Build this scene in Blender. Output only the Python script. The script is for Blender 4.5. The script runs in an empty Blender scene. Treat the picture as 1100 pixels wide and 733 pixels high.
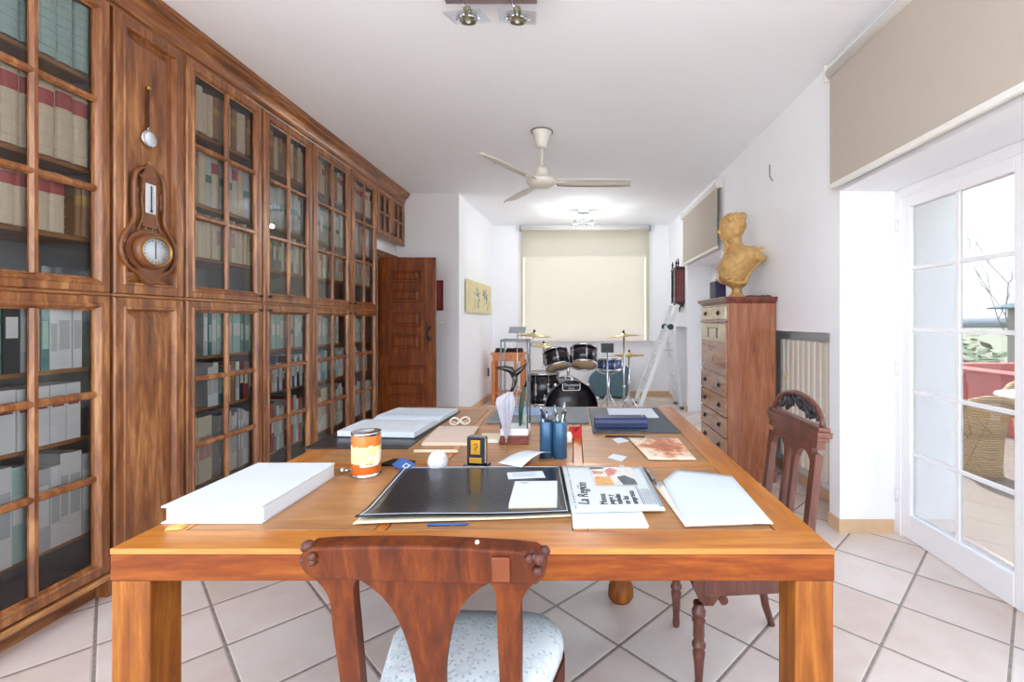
import bpy, bmesh, math, random
from mathutils import Vector, Matrix, Quaternion
PI = math.pi
rnd = random.Random(7)
SC = bpy.context.scene
COL = SC.collection
R = math.radians

# ------------------------------------------------------------------ camera constants (room: X right, Y depth, Z up; metres)
FPX, CX, CY, CAMZ = 500.0, 616.0, 345.0, 1.35
def on_table(px, py, z=0.76):
    d = FPX * (CAMZ - z) / (py - CY)
    return Vector(((px - CX) / FPX * d, d, z))

# ------------------------------------------------------------------ materials
def c(h):
    h = h.lstrip('#')
    v = [int(h[i:i + 2], 16) / 255 for i in (0, 2, 4)]
    return tuple((x / 12.92 if x <= .04045 else ((x + .055) / 1.055) ** 2.4) for x in v) + (1,)

class NT:
    def __init__(s, name):
        s.m = bpy.data.materials.new(name); s.m.use_nodes = True
        s.t = s.m.node_tree; s.n = s.t.nodes; s.l = s.t.links
        s.b = s.n['Principled BSDF']; s.out = s.n['Material Output']
    def node(s, typ, **kw):
        n = s.n.new(typ)
        for k, v in kw.items(): setattr(n, k, v)
        return n
    def link(s, a, b): s.l.new(a, b)
    def coord(s, scale=(1, 1, 1), rot=(0, 0, 0), which='Object'):
        tc = s.node('ShaderNodeTexCoord'); mp = s.node('ShaderNodeMapping')
        mp.inputs['Scale'].default_value = scale; mp.inputs['Rotation'].default_value = rot
        s.link(tc.outputs[which], mp.inputs['Vector']); return mp.outputs['Vector']
    def noise(s, vec, scale=5, detail=4, rough=.5, dist=0):
        n = s.node('ShaderNodeTexNoise'); n.inputs['Scale'].default_value = scale
        n.inputs['Detail'].default_value = detail; n.inputs['Roughness'].default_value = rough
        n.inputs['Distortion'].default_value = dist
        s.link(vec, n.inputs['Vector']); return n.outputs['Fac']
    def ramp(s, fac, stops):
        r = s.node('ShaderNodeValToRGB'); e = r.color_ramp.elements
        e[0].position, e[0].color = stops[0]; e[1].position, e[1].color = stops[-1]
        for p, col in stops[1:-1]:
            q = e.new(p); q.color = col
        s.link(fac, r.inputs['Fac']); return r.outputs['Color']
    def math(s, op, a, b=None):
        n = s.node('ShaderNodeMath', operation=op)
        for i, v in enumerate((a, b)):
            if v is None: continue
            if isinstance(v, (int, float)): n.inputs[i].default_value = v
            else: s.link(v, n.inputs[i])
        return n.outputs[0]
    def bump(s, h, strength=.2, dist=.005):
        b = s.node('ShaderNodeBump'); b.inputs['Strength'].default_value = strength
        b.inputs['Distance'].default_value = dist
        s.link(h, b.inputs['Height']); s.link(b.outputs['Normal'], s.b.inputs['Normal'])
    def set(s, **kw):
        for k, v in kw.items(): s.b.inputs[k.replace('_', ' ')].default_value = v
        return s

M = {}
def plain(name, col, rough=.5, metal=0, var=.06, scale=30, bump=0, coat=0, **kw):
    t = NT(name); v = t.coord()
    col = c(col) if isinstance(col, str) else col
    f = t.noise(v, scale, 3)
    lo = tuple(max(0, x * (1 - var)) for x in col[:3]) + (1,); hi = tuple(min(1, x * (1 + var)) for x in col[:3]) + (1,)
    t.link(t.ramp(f, [(.3, lo), (.7, hi)]), t.b.inputs['Base Color'])
    t.set(Roughness=rough, Metallic=metal, Coat_Weight=coat, Coat_Roughness=.12)
    if bump: t.bump(f, bump, .003)
    for k, x in kw.items(): t.b.inputs[k.replace('_', ' ')].default_value = x
    M[name] = t.m; return t.m

def wood(name, dark, mid, light, axis='Z', rough=.38, coat=.25, fine=60, along=1.6, bump=.08, coat_r=.15, spec=.5):
    t = NT(name)
    sc = [14, 14, 14]; sc['XYZ'.index(axis)] = along
    v = t.coord(tuple(sc))
    oi = t.node('ShaderNodeObjectInfo')
    add = t.node('ShaderNodeVectorMath', operation='ADD'); sc2 = t.node('ShaderNodeVectorMath', operation='SCALE')
    comb = t.node('ShaderNodeCombineXYZ')
    for i in range(3): t.link(oi.outputs['Random'], comb.inputs[i])
    t.link(comb.outputs[0], sc2.inputs[0]); sc2.inputs['Scale'].default_value = 17
    t.link(v, add.inputs[0]); t.link(sc2.outputs[0], add.inputs[1]); v = add.outputs[0]
    f1 = t.noise(v, 1.0, 5, .6, 1.2)
    f2 = t.noise(v, 4.5, 4, .65, .3)
    f = t.math('ADD', t.math('MULTIPLY', f1, .68), t.math('MULTIPLY', f2, .32))
    t.link(t.ramp(f, [(.32, c(dark)), (.5, c(mid)), (.68, c(light))]), t.b.inputs['Base Color'])
    t.set(Roughness=rough, Coat_Weight=coat, Coat_Roughness=coat_r, Specular_IOR_Level=spec)
    if bump: t.bump(f2, bump, .002)
    M[name] = t.m; return t.m

def glassy(name, tint='#ffffff', refl=1.0, rough=0.0):
    t = NT(name)
    tr = t.node('ShaderNodeBsdfTransparent'); tr.inputs[0].default_value = c(tint)
    gl = t.node('ShaderNodeBsdfGlossy'); gl.inputs['Roughness'].default_value = rough
    fr = t.node('ShaderNodeFresnel'); fr.inputs['IOR'].default_value = 1.5
    mx = t.node('ShaderNodeMixShader')
    t.link(t.math('MULTIPLY', fr.outputs[0], refl), mx.inputs[0])
    t.link(tr.outputs[0], mx.inputs[1]); t.link(gl.outputs[0], mx.inputs[2])
    t.link(mx.outputs[0], t.out.inputs['Surface'])
    M[name] = t.m; return t.m

# ------------------------------------------------------------------ mesh builder
class MB:
    """Collects solids into one mesh (one part)."""
    def __init__(s): s.bm = bmesh.new()
    def _xf(s, vs, mat):
        if mat is not None:
            for v in vs: v.co = mat @ v.co
    def box(s, x0, x1, y0, y1, z0, z1, mi=0, mat=None, bev=0, seg=2):
        p = [(x, y, z) for x in (x0, x1) for y in (y0, y1) for z in (z0, z1)]
        vs = [s.bm.verts.new(q) for q in p]
        fs = [s.bm.faces.new([vs[i] for i in q]) for q in ((0, 1, 3, 2), (4, 6, 7, 5), (0, 4, 5, 1), (2, 3, 7, 6), (0, 2, 6, 4), (1, 5, 7, 3))]
        for f in fs: f.material_index = mi
        if bev:
            es = {e for f in fs for e in f.edges}
            r = bmesh.ops.bevel(s.bm, geom=list(es), offset=bev, segments=seg, affect='EDGES', profile=.5)
            nv = {v for f in r['faces'] for v in f.verts} | {v for v in vs if v.is_valid}
            for f in {f for v in nv for f in v.link_faces}: f.material_index = mi
            vs = list(nv)
        s._xf(vs, mat); return s
    def prism(s, pts, h, mi=0, mat=None, smooth=False):
        """pts: 2D outline in XY, extruded 0..h in Z, then mat."""
        n = len(pts)
        a = [s.bm.verts.new((x, y, 0)) for x, y in pts]; b = [s.bm.verts.new((x, y, h)) for x, y in pts]
        fs = [s.bm.faces.new(a[::-1]), s.bm.faces.new(b)]
        for i in range(n):
            f = s.bm.faces.new((a[i], a[(i + 1) % n], b[(i + 1) % n], b[i])); f.smooth = smooth; fs.append(f)
        for f in fs: f.material_index = mi
        s._xf(a + b, mat); return s
    def loft(s, rings, mi=0, closed=True, caps=True, smooth=True, mat=None):
        L = [[s.bm.verts.new(p) for p in r] for r in rings]; n = len(L[0])
        for A, B in zip(L, L[1:]):
            for i in range(n if closed else n - 1):
                j = (i + 1) % n
                f = s.bm.faces.new((A[i], A[j], B[j], B[i])); f.smooth = smooth; f.material_index = mi
        if caps and closed:
            for q in (L[0][::-1], L[-1]):
                f = s.bm.faces.new(q); f.material_index = mi
        s._xf([v for r in L for v in r], mat); return s
    def lathe(s, prof, n=24, mi=0, mat=None, smooth=True, caps=True):
        """prof: [(r, z)] bottom to top, about Z."""
        rings = [[(max(r, 1e-4) * math.cos(2 * PI * k / n), max(r, 1e-4) * math.sin(2 * PI * k / n), z) for k in range(n)] for r, z in prof]
        return s.loft(rings, mi, True, caps, smooth, mat)
    def cyl(s, p, q, r, r2=None, n=12, mi=0):
        p, q = Vector(p), Vector(q); d = q - p
        m = Matrix.Translation(p) @ d.to_track_quat('Z', 'Y').to_matrix().to_4x4()
        return s.lathe([(r, 0), (r if r2 is None else r2, d.length)], n, mi, m)
    def tube(s, pts, r, n=8, mi=0, flat=1.0):
        pts = [Vector(p) for p in pts]; rs = r if isinstance(r, (list, tuple)) else [r] * len(pts)
        rings = []; up = None
        for i, p in enumerate(pts):
            d = (pts[min(i + 1, len(pts) - 1)] - pts[max(i - 1, 0)]).normalized()
            if up is None:
                up = Vector((0, 0, 1)) if abs(d.z) < .9 else Vector((1, 0, 0))
            a = d.cross(up); a.normalize(); b = a.cross(d); up = b
            rings.append([p + (a * math.cos(2 * PI * k / n) + b * math.sin(2 * PI * k / n) * flat) * rs[i] for k in range(n)])
        return s.loft(rings, mi)
    def ball(s, p, r, sx=1, sy=1, sz=1, mi=0, n=12, mat=None):
        m = Matrix.Translation(Vector(p)) @ (mat or Matrix()) @ Matrix.Diagonal((r * sx, r * sy, r * sz, 1))
        res = bmesh.ops.create_uvsphere(s.bm, u_segments=n, v_segments=max(6, n // 2 + 2), radius=1, matrix=m)
        for f in {f for v in res['verts'] for f in v.link_faces}: f.smooth = True; f.material_index = mi
        return s
    def ring(s, y0, y1, z0, z1, prof, mi=0, smooth=False):
        """mitred frame in the YZ plane facing +X: prof = [(inset, x)] from outside to inside."""
        L = []
        for d, x in prof:
            L.append([s.bm.verts.new(q) for q in ((x, y0 + d, z0 + d), (x, y1 - d, z0 + d), (x, y1 - d, z1 - d), (x, y0 + d, z1 - d))])
        for A, B in zip(L, L[1:]):
            for i in range(4):
                j = (i + 1) % 4
                f = s.bm.faces.new((A[i], A[j], B[j], B[i])); f.material_index = mi; f.smooth = smooth
        return L
    def sheet(s, grid, mi=0, th=.001):
        """grid of points -> thin solid sheet (thickness th below)."""
        n, m = len(grid), len(grid[0])
        T = [[s.bm.verts.new(p) for p in r] for r in grid]
        Bt = [[s.bm.verts.new((p[0], p[1], p[2] - th)) for p in r] for r in grid]
        for i in range(n - 1):
            for j in range(m - 1):
                f = s.bm.faces.new((T[i][j], T[i][j + 1], T[i + 1][j + 1], T[i + 1][j])); f.material_index = mi; f.smooth = True
                f = s.bm.faces.new((Bt[i][j], Bt[i + 1][j], Bt[i + 1][j + 1], Bt[i][j + 1])); f.material_index = mi; f.smooth = True
        per = [(0, j) for j in range(m)] + [(i, m - 1) for i in range(1, n)] + [(n - 1, j) for j in range(m - 2, -1, -1)] + [(i, 0) for i in range(n - 2, 0, -1)]
        for a, b in zip(per, per[1:] + per[:1]):
            f = s.bm.faces.new((T[a[0]][a[1]], Bt[a[0]][a[1]], Bt[b[0]][b[1]], T[b[0]][b[1]])); f.material_index = mi
        return s
    def build(s, name, mats, parent=None, loc=(0, 0, 0), rot=(0, 0, 0), recalc=True):
        if recalc: bmesh.ops.recalc_face_normals(s.bm, faces=s.bm.faces[:])
        me = bpy.data.meshes.new(name); s.bm.to_mesh(me); s.bm.free()
        for m in (mats if isinstance(mats, (list, tuple)) else [mats]): me.materials.append(M[m] if isinstance(m, str) else m)
        o = bpy.data.objects.new(name, me); COL.objects.link(o)
        if parent is not None: o.parent = parent
        o.location = loc; o.rotation_euler = rot
        return o

def tag(o, label=None, cat=None, group=None, kind=None):
    if label: o['label'] = label
    if cat: o['category'] = cat
    if group: o['group'] = group
    if kind: o['kind'] = kind
    return o
def thing(name, label, cat, loc=(0, 0, 0), rz=0, group=None):
    o = bpy.data.objects.new(name, None); COL.objects.link(o); o.empty_display_size = .05
    o.location = loc; o.rotation_euler = (0, 0, rz)
    return tag(o, label, cat, group)
KIDS = {}
def copy_tree(o, parent=None):
    d = o.copy(); COL.objects.link(d)
    if parent is not None: d.parent = parent
    for ch in [x for x in bpy.data.objects if x.parent == o]: copy_tree(ch, d)
    return d
def copy_fast(src, parts):
    """copy a thing whose child list is already known"""
    d = src.copy(); COL.objects.link(d)
    for ch in parts:
        e = ch.copy(); COL.objects.link(e); e.parent = d
    return d
def structure(mb, name, mat, label=None, **kw):
    return tag(mb.build(name, mat, **kw), kind='structure', label=label)
def text_mesh(name, body, size, mat, parent=None, loc=(0, 0, 0), rot=(0, 0, 0), depth=.0004, align='CENTER', shear=0):
    cu = bpy.data.curves.new(name, 'FONT'); cu.body = body; cu.size = size; cu.extrude = depth; cu.align_x = align; cu.align_y = 'CENTER'
    cu.shear = shear; cu.resolution_u = 2
    o = bpy.data.objects.new(name, cu); COL.objects.link(o)
    bpy.context.view_layer.update()
    me = bpy.data.meshes.new_from_object(o.evaluated_get(bpy.context.evaluated_depsgraph_get()))
    bpy.data.objects.remove(o); bpy.data.curves.remove(cu)
    me.materials.clear(); me.materials.append(M[mat]); me.name = name
    o = bpy.data.objects.new(name, me); COL.objects.link(o)
    if parent is not None: o.parent = parent
    o.location = loc; o.rotation_euler = rot
    return o
def bake_mods(o):
    """turn an object's modifiers into mesh"""
    bpy.context.view_layer.update()
    me = bpy.data.meshes.new_from_object(o.evaluated_get(bpy.context.evaluated_depsgraph_get()))
    old = o.data; o.modifiers.clear(); o.data = me
    for p in me.polygons: p.use_smooth = True
    return o
ORD = ['first', 'second', 'third', 'fourth', 'fifth', 'sixth', 'seventh', 'eighth', 'ninth', 'tenth', 'eleventh', 'twelfth', 'thirteenth', 'fourteenth', 'fifteenth', 'sixteenth', 'seventeenth', 'eighteenth', 'nineteenth', 'twentieth']
# ------------------------------------------------------------------ material palette
wood('bookcase_wood', '#482208', '#8c5226', '#c48c54', 'Z', coat=.55, coat_r=.28)
wood('bookcase_wood_y', '#482208', '#8e5428', '#c69056', 'Y', coat=.55, coat_r=.28)
wood('desk_wood', '#98541a', '#b46c26', '#ca863a', 'Y', rough=.3, coat=.3)
wood('desk_wood_x', '#92501a', '#b46c26', '#ca863a', 'X', rough=.3, coat=.3)
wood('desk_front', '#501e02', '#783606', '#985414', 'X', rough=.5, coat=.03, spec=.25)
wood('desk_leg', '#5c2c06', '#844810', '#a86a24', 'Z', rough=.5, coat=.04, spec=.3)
wood('desk_panel', '#92643a', '#a67446', '#b88656', 'X', rough=.4, coat=.15)
wood('chair_red', '#361202', '#562204', '#783a0c', 'Z', rough=.5, coat=.04, spec=.25)
wood('chair_dark', '#3c1c14', '#5c3024', '#78483a', 'Z', rough=.4, coat=.25)
wood('door_wood', '#4a1e04', '#6c3008', '#925018', 'Z', rough=.4, coat=.12, spec=.3)
wood('chest_wood', '#7e4a34', '#9a6044', '#b07858', 'Z', rough=.22, coat=.6, coat_r=.06)
wood('chest_front', '#8e5a3a', '#a87450', '#bd8c66', 'Y', rough=.18, coat=.7, coat_r=.05)
wood('chest_top', '#5a2820', '#74382c', '#8a4a3a', 'Y', rough=.25, coat=.5)
wood('shelf_wood', '#8a5c34', '#a87444', '#bd8c5a', 'Y', rough=.5, coat=.05)
wood('pine', '#b4622a', '#cc7838', '#dc9050', 'Z', rough=.4)
plain('groove', '#2a1408', .7)
plain('wall', '#f5f7fb', .85, var=.01, scale=3)
plain('ceiling', '#f7f9fd', .9, var=.01, scale=3)
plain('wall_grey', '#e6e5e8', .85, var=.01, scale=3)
plain('white_paint', '#f0f0f2', .4, var=.01)
plain('skirting', '#d8b892', .5, var=.08, scale=8)
plain('blind_fabric', '#b8aea3', .9, var=.02, scale=200)
plain('blind_trim', '#e4e1dc', .45, var=.02)
plain('black_leather', '#15181c', .32, var=.25, scale=90, bump=.5, coat=.15)
plain('black_plastic', '#141416', .4)
plain('black_gloss', '#0d0d10', .15, coat=.4)
plain('chrome', '#d8dade', .12, 1, var=.02)
plain('steel', '#a8abb0', .3, 1, var=.03)
plain('aluminium', '#eceef0', .4, .35, var=.03)
plain('brass', '#c8a258', .28, .9, var=.1)
plain('cymbal', '#cdb98a', .3, .85, var=.08, scale=60)
plain('paper', '#d3d9df', .7, var=.01)
plain('paper_cool', '#cfdae2', .6, var=.01)
plain('paper_cream', '#e6d8b8', .7, var=.04)
plain('cream', '#e6e0d4', .5, var=.02)
plain('case_inside', '#a2a3a8', .8, var=.05)
glassy('glass', '#fcfdfd', 1.5)
glassy('glass_clear', '#fdfefe', .8)

# floor tiles: 38.5 cm, laid on the diagonal, wide joints
t = NT('floor_tiles'); v = t.coord((1, 1, 1))
sx = t.node('ShaderNodeSeparateXYZ'); t.link(v, sx.inputs[0])
P_ = .5445
u = t.math('DIVIDE', t.math('ADD', t.math('SUBTRACT', sx.outputs[0], sx.outputs[1]), .657 + 40 * P_), P_)
w = t.math('DIVIDE', t.math('ADD', t.math('ADD', sx.outputs[0], sx.outputs[1]), -3.757 + 40 * P_), P_)
def edge(q):
    f = t.math('FRACT', q); return t.math('MINIMUM', f, t.math('SUBTRACT', 1.0, f))
e = t.math('MINIMUM', edge(u), edge(w))
joint = t.math('LESS_THAN', e, .0145)
cell = t.node('ShaderNodeCombineXYZ'); t.link(t.math('FLOOR', u), cell.inputs[0]); t.link(t.math('FLOOR', w), cell.inputs[1])
wn = t.node('ShaderNodeTexWhiteNoise', noise_dimensions='2D'); t.link(cell.outputs[0], wn.inputs['Vector'])
n1 = t.noise(v, 3.2, 4, .6); n2 = t.noise(v, 40, 3)
mixf = t.math('ADD', t.math('MULTIPLY', n1, .7), t.math('MULTIPLY', wn.outputs['Value'], .3))
tile = t.ramp(mixf, [(.25, c('#d2bfb4')), (.5, c('#dfd0c8')), (.75, c('#e8dfd9'))])
dark = t.ramp(n2, [(.3, c('#7e736a')), (.7, c('#a0968c'))])
mx = t.node('ShaderNodeMix', data_type='RGBA'); t.link(joint, mx.inputs['Factor']); t.link(tile, mx.inputs['A']); t.link(dark, mx.inputs['B'])
t.link(mx.outputs['Result'], t.b.inputs['Base Color'])
t.set(Roughness=.42, Coat_Weight=.12, Coat_Roughness=.25)
sm = t.node('ShaderNodeMapRange'); sm.inputs['From Min'].default_value = .012; sm.inputs['From Max'].default_value = .03
t.link(e, sm.inputs['Value'])
t.bump(t.math('ADD', sm.outputs[0], t.math('MULTIPLY', n2, .12)), .5, .004)
M['floor_tiles'] = t.m

# blind with light behind it: cream, translucent
t = NT('blind_translucent'); v = t.coord((1, 1, 1)); f = t.noise(v, 250, 2)
t.link(t.ramp(f, [(.3, c('#ebe4da')), (.7, c('#f0eae2'))]), t.b.inputs['Base Color'])
t.set(Roughness=.9)
tl = t.node('ShaderNodeBsdfTranslucent'); tl.inputs[0].default_value = c('#dad5cd')
mx = t.node('ShaderNodeMixShader'); mx.inputs[0].default_value = .72
t.link(t.b.outputs[0], mx.inputs[1]); t.link(tl.outputs[0], mx.inputs[2]); t.link(mx.outputs[0], t.out.inputs['Surface'])
M['blind_translucent'] = t.m

# ------------------------------------------------------------------ camera
cam = bpy.data.cameras.new('camera'); co = bpy.data.objects.new('camera', cam); COL.objects.link(co)
co.location = (0, 0, CAMZ); co.rotation_euler = (PI / 2, 0, 0)
cam.sensor_width = 36; cam.lens = 36 * FPX / 1100
cam.shift_x = -(CX - 550) / 1100; cam.shift_y = -(366.5 - CY) / 1100; cam.clip_start = .05; cam.clip_end = 2000
SC.camera = co

# ------------------------------------------------------------------ room shell
XW, XO, XL, XF = 1.70, 2.44, -2.66, -2.27      # right wall face, its outer face, left wall face, bookcase face
YB, YG, CEIL, Y0 = 8.3, 6.2, 3.05, -.2
TER = -.04
f = MB().box(XL - .2, XO, -1.0, YB + .3, -.2, 0); structure(f, 'floor', 'floor_tiles')
structure(MB().box(XL - .2, XO, Y0, YB + .3, CEIL, CEIL + .2), 'ceiling', 'ceiling')
structure(MB().box(XL - .2, XL, Y0, YG + .3, 0, CEIL), 'wall_left', 'wall')
# grey return wall and the left wall of the far part
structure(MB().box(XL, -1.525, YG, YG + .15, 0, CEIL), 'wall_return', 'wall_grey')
m = MB()
m.prism([(-1.525, YG), (-1.43, YB), (-1.43, YB + .3), (-1.8, YB + .3), (-1.8, YG + .15), (-1.525, YG + .15)], CEIL)
structure(m, 'wall_left_far', 'wall')
# back wall with the window behind the big blind
wx0, wx1, wz0, wz1 = -.92, 1.33, 1.03, 2.97
m = MB()
m.box(-1.43, wx0, YB, YB + .3, 0, CEIL).box(wx1, XO, YB, YB + .3, 0, CEIL).box(wx0, wx1, YB, YB + .3, 0, wz0).box(wx0, wx1, YB, YB + .3, wz1, CEIL)
structure(m, 'wall_back', 'wall')
w1 = MB()
for a, b in ((wx0, wx0 + .04), (wx1 - .04, wx1)): w1.box(a, b, YB + .16, YB + .22, wz0, wz1, bev=.006)
w1.box(wx0, wx1, YB + .16, YB + .22, wz0, wz0 + .07, bev=.006).box(wx0, wx1, YB + .16, YB + .22, wz1 - .07, wz1, bev=.006)
w1 = structure(w1, 'window_1', 'white_paint')
MB().box(wx0 + .06, wx1 - .06, YB + .188, YB + .192, wz0 + .06, wz1 - .06).build('glass_pane', 'glass_clear', w1)
MB().box(wx0 - .1, wx1 + .12, YB - .05, YB + .16, wz0 - .05, wz0 - .015, bev=.008).build('window_sill', 'white_paint', w1)
# right wall: two door openings and two radiator niches
FD1, FD2, N1, N2 = (1.22, 2.97, 2.18), (5.36, 6.92, 2.17), (3.09, 4.5, 1.27), (6.99, 7.75, 1.26)
m = MB()
m.box(XW, XO, Y0, FD1[0], 0, CEIL).box(XW, XO, FD1[1], N1[0], 0, CEIL).box(XW, XO, N1[1], FD2[0], 0, CEIL)
m.box(XW, XO, FD2[1], N2[0], 0, CEIL).box(XW, XO, N2[1], YB, 0, CEIL)
for a, b, h in (FD1, FD2): m.box(XW, XO, a, b, h, CEIL)
for a, b, h in (N1, N2): m.box(XW, XO, a, b, h, CEIL).box(XW + .2, XO, a, b, 0, h)
structure(m, 'wall_right', 'wall')
# tile skirting
m = MB().box(XW - .012, XW, FD1[1] + .0, N1[0], 0, .085).box(XW - .012, 2.04, FD1[1] - .012, FD1[1], 0, .085)
m.box(XW + .188, XW + .2, N1[0], N1[1], 0, .085).box(XW, XW + .2, N1[0], N1[0] + .012, 0, .085)
m.box(XW - .012, XW, N1[1], FD2[0], 0, .085).box(XW - .012, XW, FD2[1], N2[0], 0, .085).box(XW - .012, XW, N2[1], YB, 0, .085)
structure(m, 'baseboard_right', 'skirting')
structure(MB().box(-1.44, XW, YB - .014, YB, 0, .1), 'baseboard_back', 'skirting')
m = MB().prism([(-1.525, YG + .15), (-1.511, YG + .15), (-1.416, YB), (-1.43, YB)], .1); structure(m, 'baseboard_left', 'skirting')
structure(MB().box(XL, -1.525, YG - .014, YG, 0, .085), 'baseboard_return', 'skirting')

# french doors: white frame, two leaves of 2 x 5 panes
def french_door(name, y0, y1, h, x):
    fr = MB()
    fr.box(x, x + .07, y0, y0 + .05, 0, h - .001, bev=.004).box(x, x + .07, y1 - .05, y1 - .001, 0, h - .001, bev=.004).box(x, x + .07, y0 + .05, y1 - .05, h - .06, h - .001, bev=.004)
    fr = structure(fr, name, 'white_paint')
    ym = (y0 + y1) / 2
    for a, b, hinge in ((ym + .005, y1 - .045, 1), (y0 + .045, ym - .005, 0)):
        lf = MB(); xs = (x + .008, x + .055)
        sw, br, tr = .075, .15, .075
        lf.box(*xs, a, a + sw, .01, h - .055, bev=.006).box(*xs, b - sw, b, .01, h - .055, bev=.006)
        lf.box(*xs, a + sw, b - sw, .01, .01 + br, bev=.004).box(*xs, a + sw, b - sw, h - .055 - tr, h - .055, bev=.004)
        leaf = lf.build('door_leaf', 'white_paint', fr)
        z0, z1 = .01 + br, h - .055 - tr
        mu = MB()
        mu.box(x + .0205, x + .0435, (a + b) / 2 - .011, (a + b) / 2 + .011, z0, z1, bev=.003)
        for k in range(1, 5):
            z = z0 + (z1 - z0) * k / 5
            mu.box(x + .022, x + .042, a + sw, b - sw, z - .011, z + .011, bev=.003)
        mu.build('glazing_bars', 'white_paint', leaf)
        MB().box(x + .031, x + .033, a + sw - .005, b - sw + .005, z0 - .005, z1 + .005).build('glass_pane', 'glass_clear', leaf)
        if hinge:
            hb = MB()
            for z in (.25, 1.05, 1.95): hb.cyl((x - .004, b + .02, z - .04), (x - .004, b + .02, z + .04), .009)
            hb.build('hinge', 'white_paint', leaf)
        else:
            hd = MB().box(x - .004, x + .01, b - .055, b - .02, .95, 1.15, bev=.004).tube([(x, b - .04, 1.08), (x - .045, b - .04, 1.08), (x - .05, b - .06, 1.08), (x - .05, b - .16, 1.08)], .009)
            hd.build('door_handle', 'white_paint', leaf)
    return fr
french_door('door_1', FD1[0], FD1[1], FD1[2], 2.05)
french_door('door_2', FD2[0], FD2[1], FD2[2], 2.05)

# roller blinds on the right wall
def side_blind(y0, y1, zb, zt, label, mat='blind_fabric'):
    b = thing('roller_blind', label, 'roller blind', (XW - .05, (y0 + y1) / 2, zb))
    h, L = zt - zb, (y1 - y0) / 2
    cl = MB().box(-.008, -.006, -L + .02, L - .02, .02, h).build('blind_cloth', mat, b)
    MB().cyl((0.01, -L, h + .02), (0.01, L, h + .02), .042, n=20).build('roller_tube', 'blind_trim', b)
    for s in (-1, 1): MB().box(-.035, .05, s * L - .008, s * L + .008, h - .03, h + .075, bev=.003).build('bracket', 'blind_trim', b)
    MB().box(-.018, .006, -L + .015, L - .015, -.012, .022, bev=.005).build('bottom_bar', 'blind_trim', b)
    return b
side_blind(1.05, 3.0, 2.2, 2.92, 'taupe roller blind half lowered above the near french door')
side_blind(5.3, 7.0, 2.19, 2.9, 'grey roller blind above the far doorway, behind the bust')
b = thing('roller_blind', 'wide cream roller blind covering the window at the end of the room', 'roller blind', (.205, YB - .06, 1.0))
MB().box(-1.135, 1.135, 0, .002, .0, 1.98).build('blind_cloth', 'blind_translucent', b)
MB().cyl((-1.15, .01, 1.99), (1.15, .01, 1.99), .035, n=18).build('roller_tube', 'blind_trim', b)
MB().box(-1.135, 1.135, -.008, .01, -.02, .012, bev=.004).build('bottom_bar', 'blind_trim', b)
for s in (-1, 1): MB().box(s * 1.15 - .01, s * 1.15 + .01, -.03, .06, 1.95, 2.035).build('bracket', 'steel', b)

# brown door, opened into the room, in its red-brown frame beside the bookcase
structure(MB().box(XL, -2.36, 5.34, 5.42, 0, 2.13).box(XL, -2.36, 5.42, YG, 2.13, 2.38), 'wall_doorway', 'wall')
m = MB().box(-2.37, -2.31, 5.345, 5.43, 0, 2.2, bev=.005).box(-2.37, -2.31, 6.1, YG - .003, 0, 2.2, bev=.005).box(-2.37, -2.31, 5.43, 6.1, 2.13, 2.2, bev=.005)
structure(m, 'trim_1', 'door_wood')
def framed_panel(mb, x0, x1, z0, z1, y, depth=.012):
    """raised panel with bevelled edge on a face looking towards -Y"""
    L = []
    for d, q in ((0, y - .002), (.006, y - .014), (.02, y - .014), (.028, y + .004), (.05, y - .006)):
        L.append([mb.bm.verts.new(p) for p in ((x0 + d, q, z0 + d), (x1 - d, q, z0 + d), (x1 - d, q, z1 - d), (x0 + d, q, z1 - d))])
    for A, B in zip(L, L[1:]):
        for i in range(4): mb.bm.faces.new((A[i], A[(i + 1) % 4], B[(i + 1) % 4], B[i]))
    mb.bm.faces.new(L[-1])
d3 = thing('door_3', None, None, (-2.30, 5.47, 0)); d3['kind'] = 'structure'
lf = MB().box(0, .68, .0, .035, .01, 2.1, bev=.003)
for z0, z1, x0, x1 in ((1.80, 1.95, .16, .50), (1.57, 1.73, .16, .50), (1.28, 1.47, .16, .50), (1.02, 1.20, .16, .50), (.58, .83, .1, .56), (.12, .5, .1, .56)):
    framed_panel(lf, x0, x1, z0, z1, 0)
lf = lf.build('door_leaf', 'door_wood', d3)
MB().box(.13, .15, -.012, .002, 1.0, 1.98, bev=.003).box(.51, .55, -.012, .002, 1.0, 1.98, bev=.003).build('moulding', 'door_wood', lf)
hd = MB().tube([(.60, -.004, 1.27), (.615, -.02, 1.26), (.585, -.03, 1.23), (.575, -.03, 1.20), (.585, -.03, 1.17), (.615, -.02, 1.14), (.60, -.004, 1.13)], .01)
hd.ball((.61, -.012, 1.27), .02, .8, .5, 1).ball((.61, -.012, 1.13), .02, .8, .5, 1).build('door_handle', 'black_plastic', lf)
MB().ball((.06, -.006, 1.11), .016, 1, .6, 1.4).build('keyhole_plate', 'black_plastic', lf)
MB().tube([(.655, .035, 1.33), (.655, .075, 1.33), (.69, .08, 1.33), (.79, .08, 1.33)], .008).build('lever_handle', 'steel', lf)
h = MB()
for z in (.3, 1.1, 1.85): h.cyl((0, .02, z - .05), (0, .02, z + .05), .012)
h.build('hinge', 'brass', lf)
# small red frame half hidden behind that door
p = thing('picture_frame', 'narrow dark red picture frame on the grey wall, half hidden by the brown door', 'picture', (-1.82, YG - .012, 1.69))
MB().box(-.09, .09, -.014, .012, -.2, .2, bev=.004).build('frame', 'red_lacquer' if 'red_lacquer' in M else plain('red_lacquer', '#6a1016', .35) and 'red_lacquer', p)
MB().box(-.065, .065, -.016, -.013, -.175, .175).build('print', plain('print_red', '#8a3a30', .6, var=.3, scale=12), p)
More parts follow.
